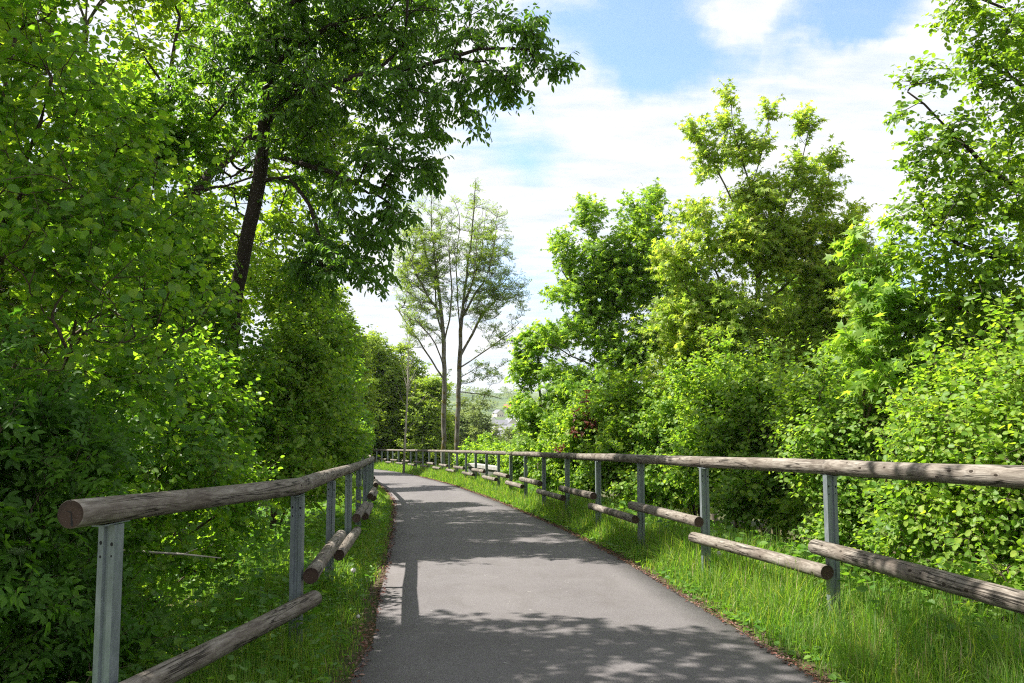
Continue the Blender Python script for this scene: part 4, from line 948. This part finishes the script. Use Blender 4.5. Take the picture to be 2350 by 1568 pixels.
# ------------------------------------------------------------------ grass, weeds, litter
def blades(name, label, n, sampler, hgt, mat, seed, width=.004, lean=.5, cat='grass', heads=False):
    rs = np.random.RandomState(seed)
    x, y, hs, ws = sampler(n, rs); n = len(x)
    z = ground_z(x, y); P = np.stack((x, y, z - .01), 1)
    a = rs.uniform(0, 6.283, n); ln = hgt * hs * rs.uniform(.55, 1.15, n)
    ld = np.stack((np.cos(a), np.sin(a), np.zeros(n)), 1); bend = np.abs(rs.normal(0, lean, n))[:, None]
    side = np.stack((-np.sin(a + rs.normal(0, .6, n)), np.cos(a), np.zeros(n)), 1); side = norm(side)
    w = (width * ws * rs.uniform(.7, 1.3, n))[:, None]
    up = np.array([0, 0, 1.])
    rows = []
    for t, wf in ((0, 1), (.4, .95), (.75, .65), (1.0, 0)):
        c = P + ln[:, None] * (up * (t - .22 * bend * t * t) + ld * bend * .62 * t * t)
        rows.append((c - side * w * wf, c + side * w * wf))
    V = np.stack([rows[0][0], rows[0][1], rows[1][0], rows[1][1], rows[2][0], rows[2][1], rows[3][0]], 1).reshape(-1, 3)
    base = (np.arange(n) * 7)[:, None]
    loops = (np.array([0, 1, 3, 2, 2, 3, 5, 4, 4, 5, 6])[None] + base).ravel(); tot = np.tile([4, 4, 3], n)
    me = raw_mesh(name, V, loops, tot, mat); return tag(mesh_obj(name, me), label, cat, kind='stuff')

def patchy(x, y, f=1.0):
    return .5 + .5 * np.sin(x * 2.1 * f + 1.7 * np.sin(y * 1.3 * f)) * np.cos(y * 1.7 * f + 1.1 * np.sin(x * 2.9 * f))
def samp(side, u0, u1, y0, y1, pw=1.7, hfun=None):
    def f(n, rs):
        t = rs.rand(n) ** pw; y = y0 + (y1 - y0) * t
        u = u0 + (u1 - u0) * rs.rand(n)
        k = np.sqrt(1 + (sst(15, 45, y) * .4) ** 2)
        x = right_x(y) + u * k if side > 0 else left_x(y) - u * k
        edge = sst(.05, .60, u) * .82 + .18
        pt = patchy(x, y, 1.3) * .5 + .5 * patchy(x + 9, y - 4, 3.1)
        keep = rs.rand(n) < (.08 + .92 * sst(.02, .24, u + .12 * (patchy(y * 2.3, x) - .5))) * (.45 + .55 * pt)
        h = edge * (.38 + .85 * pt); w = .75 + y / 11.0
        return x[keep], y[keep], h[keep], w[keep]
    return f
blades('verge_grass', 'long fresh grass on the verge right of the path', 150000, samp(1, .03, 2.1, 1.8, 62, 1.75), .60, G['grass'], 1, .0024, .95)
blades('verge_grass', 'fresh grass on the verge left of the path', 120000, samp(-1, .03, 1.8, 2.2, 45, 1.7), .44, G['grass'], 2, .0021, .75)
blades('dry_stalks', 'pale seed stalks standing in the verge grass', 3600, samp(1, .25, 1.6, 3, 50, 1.6), .58, G['drygrass'], 3, .0016, .35)
blades('dry_stalks', 'pale dry stalks among the left verge grass', 900, samp(-1, .15, 1.0, 3.5, 25, 1.4), .42, G['drygrass'], 4, .0018, .5)
blades('short_turf', 'short tufts of grass in the shade under the shrubs', 26000, samp(-1, 1.4, 4.5, 3, 22, 1.2), .22, G['grass'], 6, .0038, .6)
blades('short_turf', 'short tufts of grass at the foot of the right hedge', 26000, samp(1, 1.6, 4.0, 2.5, 30, 1.3), .26, G['grass'], 7, .0038, .6)

def ground_leaves(name, label, n, side, u0, u1, y0, y1, hmax, size, kind, mat, seed, pw=1.4, cat='ground cover'):
    rs = np.random.RandomState(seed)
    t = rs.rand(n) ** pw; y = y0 + (y1 - y0) * t; u = u0 + (u1 - u0) * rs.rand(n)
    # gather in clumps
    cy = y0 + (y1 - y0) * rs.rand(n // 14) ** pw; cu = u0 + (u1 - u0) * rs.rand(n // 14); ci = rs.randint(0, n // 14, n)
    y = np.where(rs.rand(n) < .8, cy[ci] + rs.normal(0, .10, n), y); u = np.where(rs.rand(n) < .8, np.abs(cu[ci] + rs.normal(0, .10, n)), u); u = np.maximum(u, u0)
    x = right_x(y) + u if side > 0 else left_x(y) - u
    hh = hmax * rs.rand(n) ** 1.2 * sst(0, .6, u + .1)
    P = np.stack((x, y, ground_z(x, y) + .02 + hh), 1); a = rs.uniform(0, 6.28, n)
    D = np.stack((np.cos(a), np.sin(a), rs.uniform(-.1, .5, n)), 1); Nn = np.array([0, 0, 1.]) + rs.normal(0, .35, (n, 3))
    me = scatter_mesh(name, kind, P, D, Nn, size * rs.uniform(.5, 1.25, n) * (1 + y / 30), mat)
    tag(mesh_obj(name, me), label, cat, kind='stuff')
ground_leaves('undergrowth', 'low leafy undergrowth under the left fence and shrubs', 17000, -1, .45, 4.2, 2.6, 20, .42, .06, 'hazel', G['weed'], 11)
ground_leaves('undergrowth', 'pointed nettle-like weeds among the left verge grass', 5000, -1, .15, 1.6, 2.6, 20, .25, .055, 'cherry', G['weed'], 12)
ground_leaves('undergrowth', 'leafy weeds at the foot of the right hedge', 20000, 1, .9, 4.6, 2.2, 26, .48, .065, 'hazel', G['weed'], 13)
ground_leaves('undergrowth', 'low broad-leaved weeds along the right edge of the asphalt', 2600, 1, .08, .8, 2.5, 22, .10, .05, 'round', G['weed'], 14)

def litter(label, side, n, seed):
    rs = np.random.RandomState(seed); y = 2.5 + 40 * rs.rand(n) ** 1.9; u = np.abs(rs.normal(0.02, .075, n)) * (1 + .6 * patchy(y, y)) - .035
    x = right_x(y) + u if side > 0 else left_x(y) - u
    z = np.maximum(ground_z(x, y), np.where(u < 0.02, -SLOPE * y + .006, -9)) + .006 + .004 * rs.rand(n); a = rs.uniform(0, 6.28, n)
    me = scatter_mesh('leaf_litter', 'cherry', np.stack((x, y, z), 1), np.stack((np.cos(a), np.sin(a), rs.normal(0, .12, n)), 1), np.array([0, 0, 1.]) + rs.normal(0, .3, (n, 3)), (.006 + .026 * rs.rand(n) ** 2) * (1 + y / 18), LITTER)
    tag(mesh_obj('leaf_litter', me), label, 'leaf litter', kind='stuff')
litter('rusty brown leaf litter along the right edge of the asphalt', 1, 9000, 5)
litter('rusty brown leaf litter along the left edge of the asphalt', -1, 6500, 6)

# dandelion clocks
SEED = Mat('seed_down').color((.62, .60, .55), .8).m
STALK = Mat('dandelion_stalk').color((.16, .22, .08), .6).m
def clock(px, py, d, r, label):
    c = Vector(W(px, py, d)); gz = float(ground_z(c.x, c.y)); o = empty('dandelion_clock', (c.x, c.y, gz), label, 'dandelion', 'dandelion clocks in the verges')
    rr = random.Random(int(px)); h = c.z - gz
    mb = MB(); mb.tube([(0, 0, -.02), (.01, .005, h * .5), (0, 0, h)], [.0028, .0024, .002], 5); mb.build('stalk', STALK, o, True)
    mb = MB()
    for k in range(170):
        zz = 1 - 2 * (k + .5) / 170; a = k * 2.39996; s = math.sqrt(1 - zz * zz); v = Vector((s * math.cos(a), s * math.sin(a), zz)); p = v * r * rr.uniform(.9, 1); t = v.orthogonal().normalized(); b = v.cross(t)
        mb.add([v * r * .12 + t * .0004, v * r * .12 - t * .0004, p], [(0, 1, 2)])
        q = [p + (t * math.cos(j * 1.256) + b * math.sin(j * 1.256)) * r * .16 + v * r * .03 for j in range(5)]
        mb.add([p] + q, [(0, 1 + j, 1 + (j + 1) % 5) for j in range(5)])
    mb.build('seed_head', SEED, o, loc=(0, 0, h))
clock(811, 1309, 8.3, .026, 'white dandelion clock by the foot of the third left post')
clock(1650, 1270, 8.6, .024, 'white dandelion clock in the tall grass under the lower rail of the right fence')
clock(822, 1415, 6.7, .016, 'small half-blown dandelion clock at the left edge of the asphalt')

def stick():
    p = [Vector(W(*q)) for q in ((285, 1262, 6.0), (350, 1268, 5.9), (420, 1272, 5.95), (507, 1281, 6.05))]
    b = p[0]; mb = MB(); mb.tube([q - b for q in p], [.007, .0085, .008, .004], 7); mb.tube([p[2] - b, p[2] - b + Vector((.09, .05, .035))], [.004, .002], 5)
    o = mb.build('dead_stick', B['pale'], None, True, b); tag(o, 'bare dead stick caught across the hazel stems behind the left fence', 'stick')
stick()
def elder_flowers():
    M = Mat('elder_bud').color((.07, .12, .035), .7).m; rr = random.Random(3)
    for (px, py, d) in ((45, 1262, 4.0), (30, 1205, 4.05), (150, 1092, 4.7), (118, 1080, 4.7), (85, 1140, 4.4)):
        c = Vector(W(px, py, d)) - elder.location; mb = MB()
        mb.tube([c + Vector((0, .02, -.09)), c + Vector((0, 0, -.03))], [.002, .002], 4)
        for k in range(60):
            a = rr.uniform(0, 6.28); r = .055 * math.sqrt(rr.random()); q = c + Vector((r * math.cos(a), r * math.sin(a), rr.uniform(-.008, .012)))
            mb.tube([c + Vector((0, 0, -.03)), q], [.0008, .0006], 3, False); s = rr.uniform(.0022, .0036)
            mb.add([q + Vector(v) * s for v in ((1, 0, 0), (-1, 0, 0), (0, 1, 0), (0, -1, 0), (0, 0, 1), (0, 0, -1))], [(0, 2, 4), (2, 1, 4), (1, 3, 4), (3, 0, 4), (2, 0, 5), (1, 2, 5), (3, 1, 5), (0, 3, 5)])
        mb.build('flower_head', M, elder)
elder_flowers()

# ------------------------------------------------------------------ the town in the valley and the wood on the ridge
def wallm(name, c):
    M = Mat(name); n = M.noise(M.coord(), .8, 4); return M.color(M.mix(M.ramp(n, [(.4, 0), (.7, .3)]), c, tuple(v * .8 for v in c)), .9).m
WH = wallm('white_render', (.72, .70, .66)); CRM = wallm('cream_render', (.62, .55, .42)); RGR = wallm('grey_slate', (.16, .16, .18)); RRD = wallm('red_tile', (.34, .12, .07)); WIN = Mat('window_glass').color((.05, .06, .07), .2).m
def house(x, y, w, l, h, rz, wall, roof, label):
    b = G3(x, y); o = empty('house', b, label, 'house', 'houses of the valley town', rz)
    mb = MB(); mb.box((0, 0, h / 2 - 1), (w, l, h + 2)); mb.add([(-w / 2, -l / 2 + .01, h), (w / 2, -l / 2 + .01, h), (0, -l / 2 + .01, h + w * .42), (-w / 2, l / 2 - .01, h), (w / 2, l / 2 - .01, h), (0, l / 2 - .01, h + w * .42)], [(0, 1, 2), (3, 5, 4)])
    mb.build('wall', wall, o)
    e = .4; r_ = w / 2 + e; t = w * .42 + .15; zl = h - e * .84
    mb = MB(); V = [(-r_, -l / 2 - e, zl), (0, -l / 2 - e, h + t), (0, l / 2 + e, h + t), (-r_, l / 2 + e, zl), (r_, -l / 2 - e, zl), (r_, l / 2 + e, zl)]; V2 = [(a, b_, c - .25) for a, b_, c in V]
    mb.add(V + V2, [(0, 1, 2, 3), (1, 4, 5, 2), (6, 9, 8, 7), (7, 8, 11, 10), (0, 6, 7, 1), (1, 7, 10, 4), (3, 2, 8, 9), (2, 5, 11, 8), (0, 3, 9, 6), (4, 10, 11, 5)]); mb.build('roof', roof, o)
    for s in range(max(1, int(h / 3))):
        for k in (-1, 0, 1):
            mb = MB(); mb.box((k * w * .28, -l / 2 - .03, 1.6 + s * 2.8), (1.1, .08, 1.3)); mb.build('window', WIN, o)
HS = [(1176, 0, 560, 12, 17, 5, 1.2, CRM, RGR, 'cream hall with a broad slate roof, nearest of the valley houses'), (1146, 0, 575, 8, 10, 4.5, .3, WH, RGR, 'white house left of the cream hall in the valley'), (1161, 0, 640, 9, 12, 5, .8, WH, RGR, 'white slate-roofed house just above the cream hall'),
      (1140, 0, 660, 8, 11, 5, .2, CRM, RGR, 'small cream house at the left of the second row of the town'), (1182, 0, 670, 9, 12, 5, 1.4, WH, RGR, 'white house at the right of the second row beside the maple edge'), (1150, 0, 720, 9, 11, 5, 1.6, WH, RGR, 'white house in the middle of the third row of the town'),
      (1170, 0, 740, 9, 13, 5, .5, CRM, RGR, 'cream house in the third row of the town'), (1133, 0, 760, 9, 12, 5, .1, WH, RGR, 'white house at the left end of the visible town'), (1186, 0, 790, 9, 12, 5, .9, WH, RGR, 'white house highest on the right of the town'),
      (1172, 0, 960, 10, 16, 4, 1.45, WH, RRD, 'long white building with an orange roof on the slope below the ridge'), (1143, 0, 880, 9, 14, 4, .4, CRM, RGR, 'cream house alone on the far slope')]
for (px, py, d, w, l, h, rz, wa, ro, lab) in HS:
    p = W(px, 960, d); house(p[0], p[1], w, l, h, rz, wa, ro, lab)

def far_wood():
    rs = np.random.RandomState(9); P = []; S = []
    for k in range(900):
        y = rs.uniform(300, 1750); x = y * rs.uniform(-.25, .75)
        a = x / y
        if -.045 < a < .02 and y < 960 and rs.rand() < .8: continue
        z = float(ground_z(x, y)); r = rs.uniform(4, 9); n = 55
        q = norm(rs.normal(0, 1, (n, 3))) * (rs.rand(n, 1) ** .4) * np.array([r, r, r * .9]) + np.array([x, y, z + r * .8]); P.append(q); S.append(rs.uniform(1.6, 3.0, n) * r / 6)
    P = np.concatenate(P); S = np.concatenate(S); n = len(P); D = rs.normal(0, 1, (n, 3)) * np.array([1, 1, .5]); Nn = np.array([0, 0, 1.]) + rs.normal(0, .6, (n, 3))
    me = scatter_mesh('distant_wood', 'quad', P, D, Nn, S, G['far']); tag(mesh_obj('distant_wood', me), 'distant woods on the slopes around the town', 'wood', kind='stuff')
far_wood()
print('leaf faces', COUNT[0])

def haze():
    M = bpy.data.materials.new('haze_air'); M.use_nodes = True; N = M.node_tree.nodes; L = M.node_tree.links; N.clear()
    o_ = N.new('ShaderNodeOutputMaterial'); v = N.new('ShaderNodeVolumePrincipled'); v.inputs['Color'].default_value = (.80, .88, 1, 1); v.inputs['Density'].default_value = HAZE
    v.inputs['Anisotropy'].default_value = .3; L.new(v.outputs[0], o_.inputs['Volume'])
    mb = MB(); mb.box((0, 1550, 45), (5400, 3400, 190)); o = mb.build('haze', M); tag(o, kind='stuff')
HAZE = .00014
if HAZE: haze()
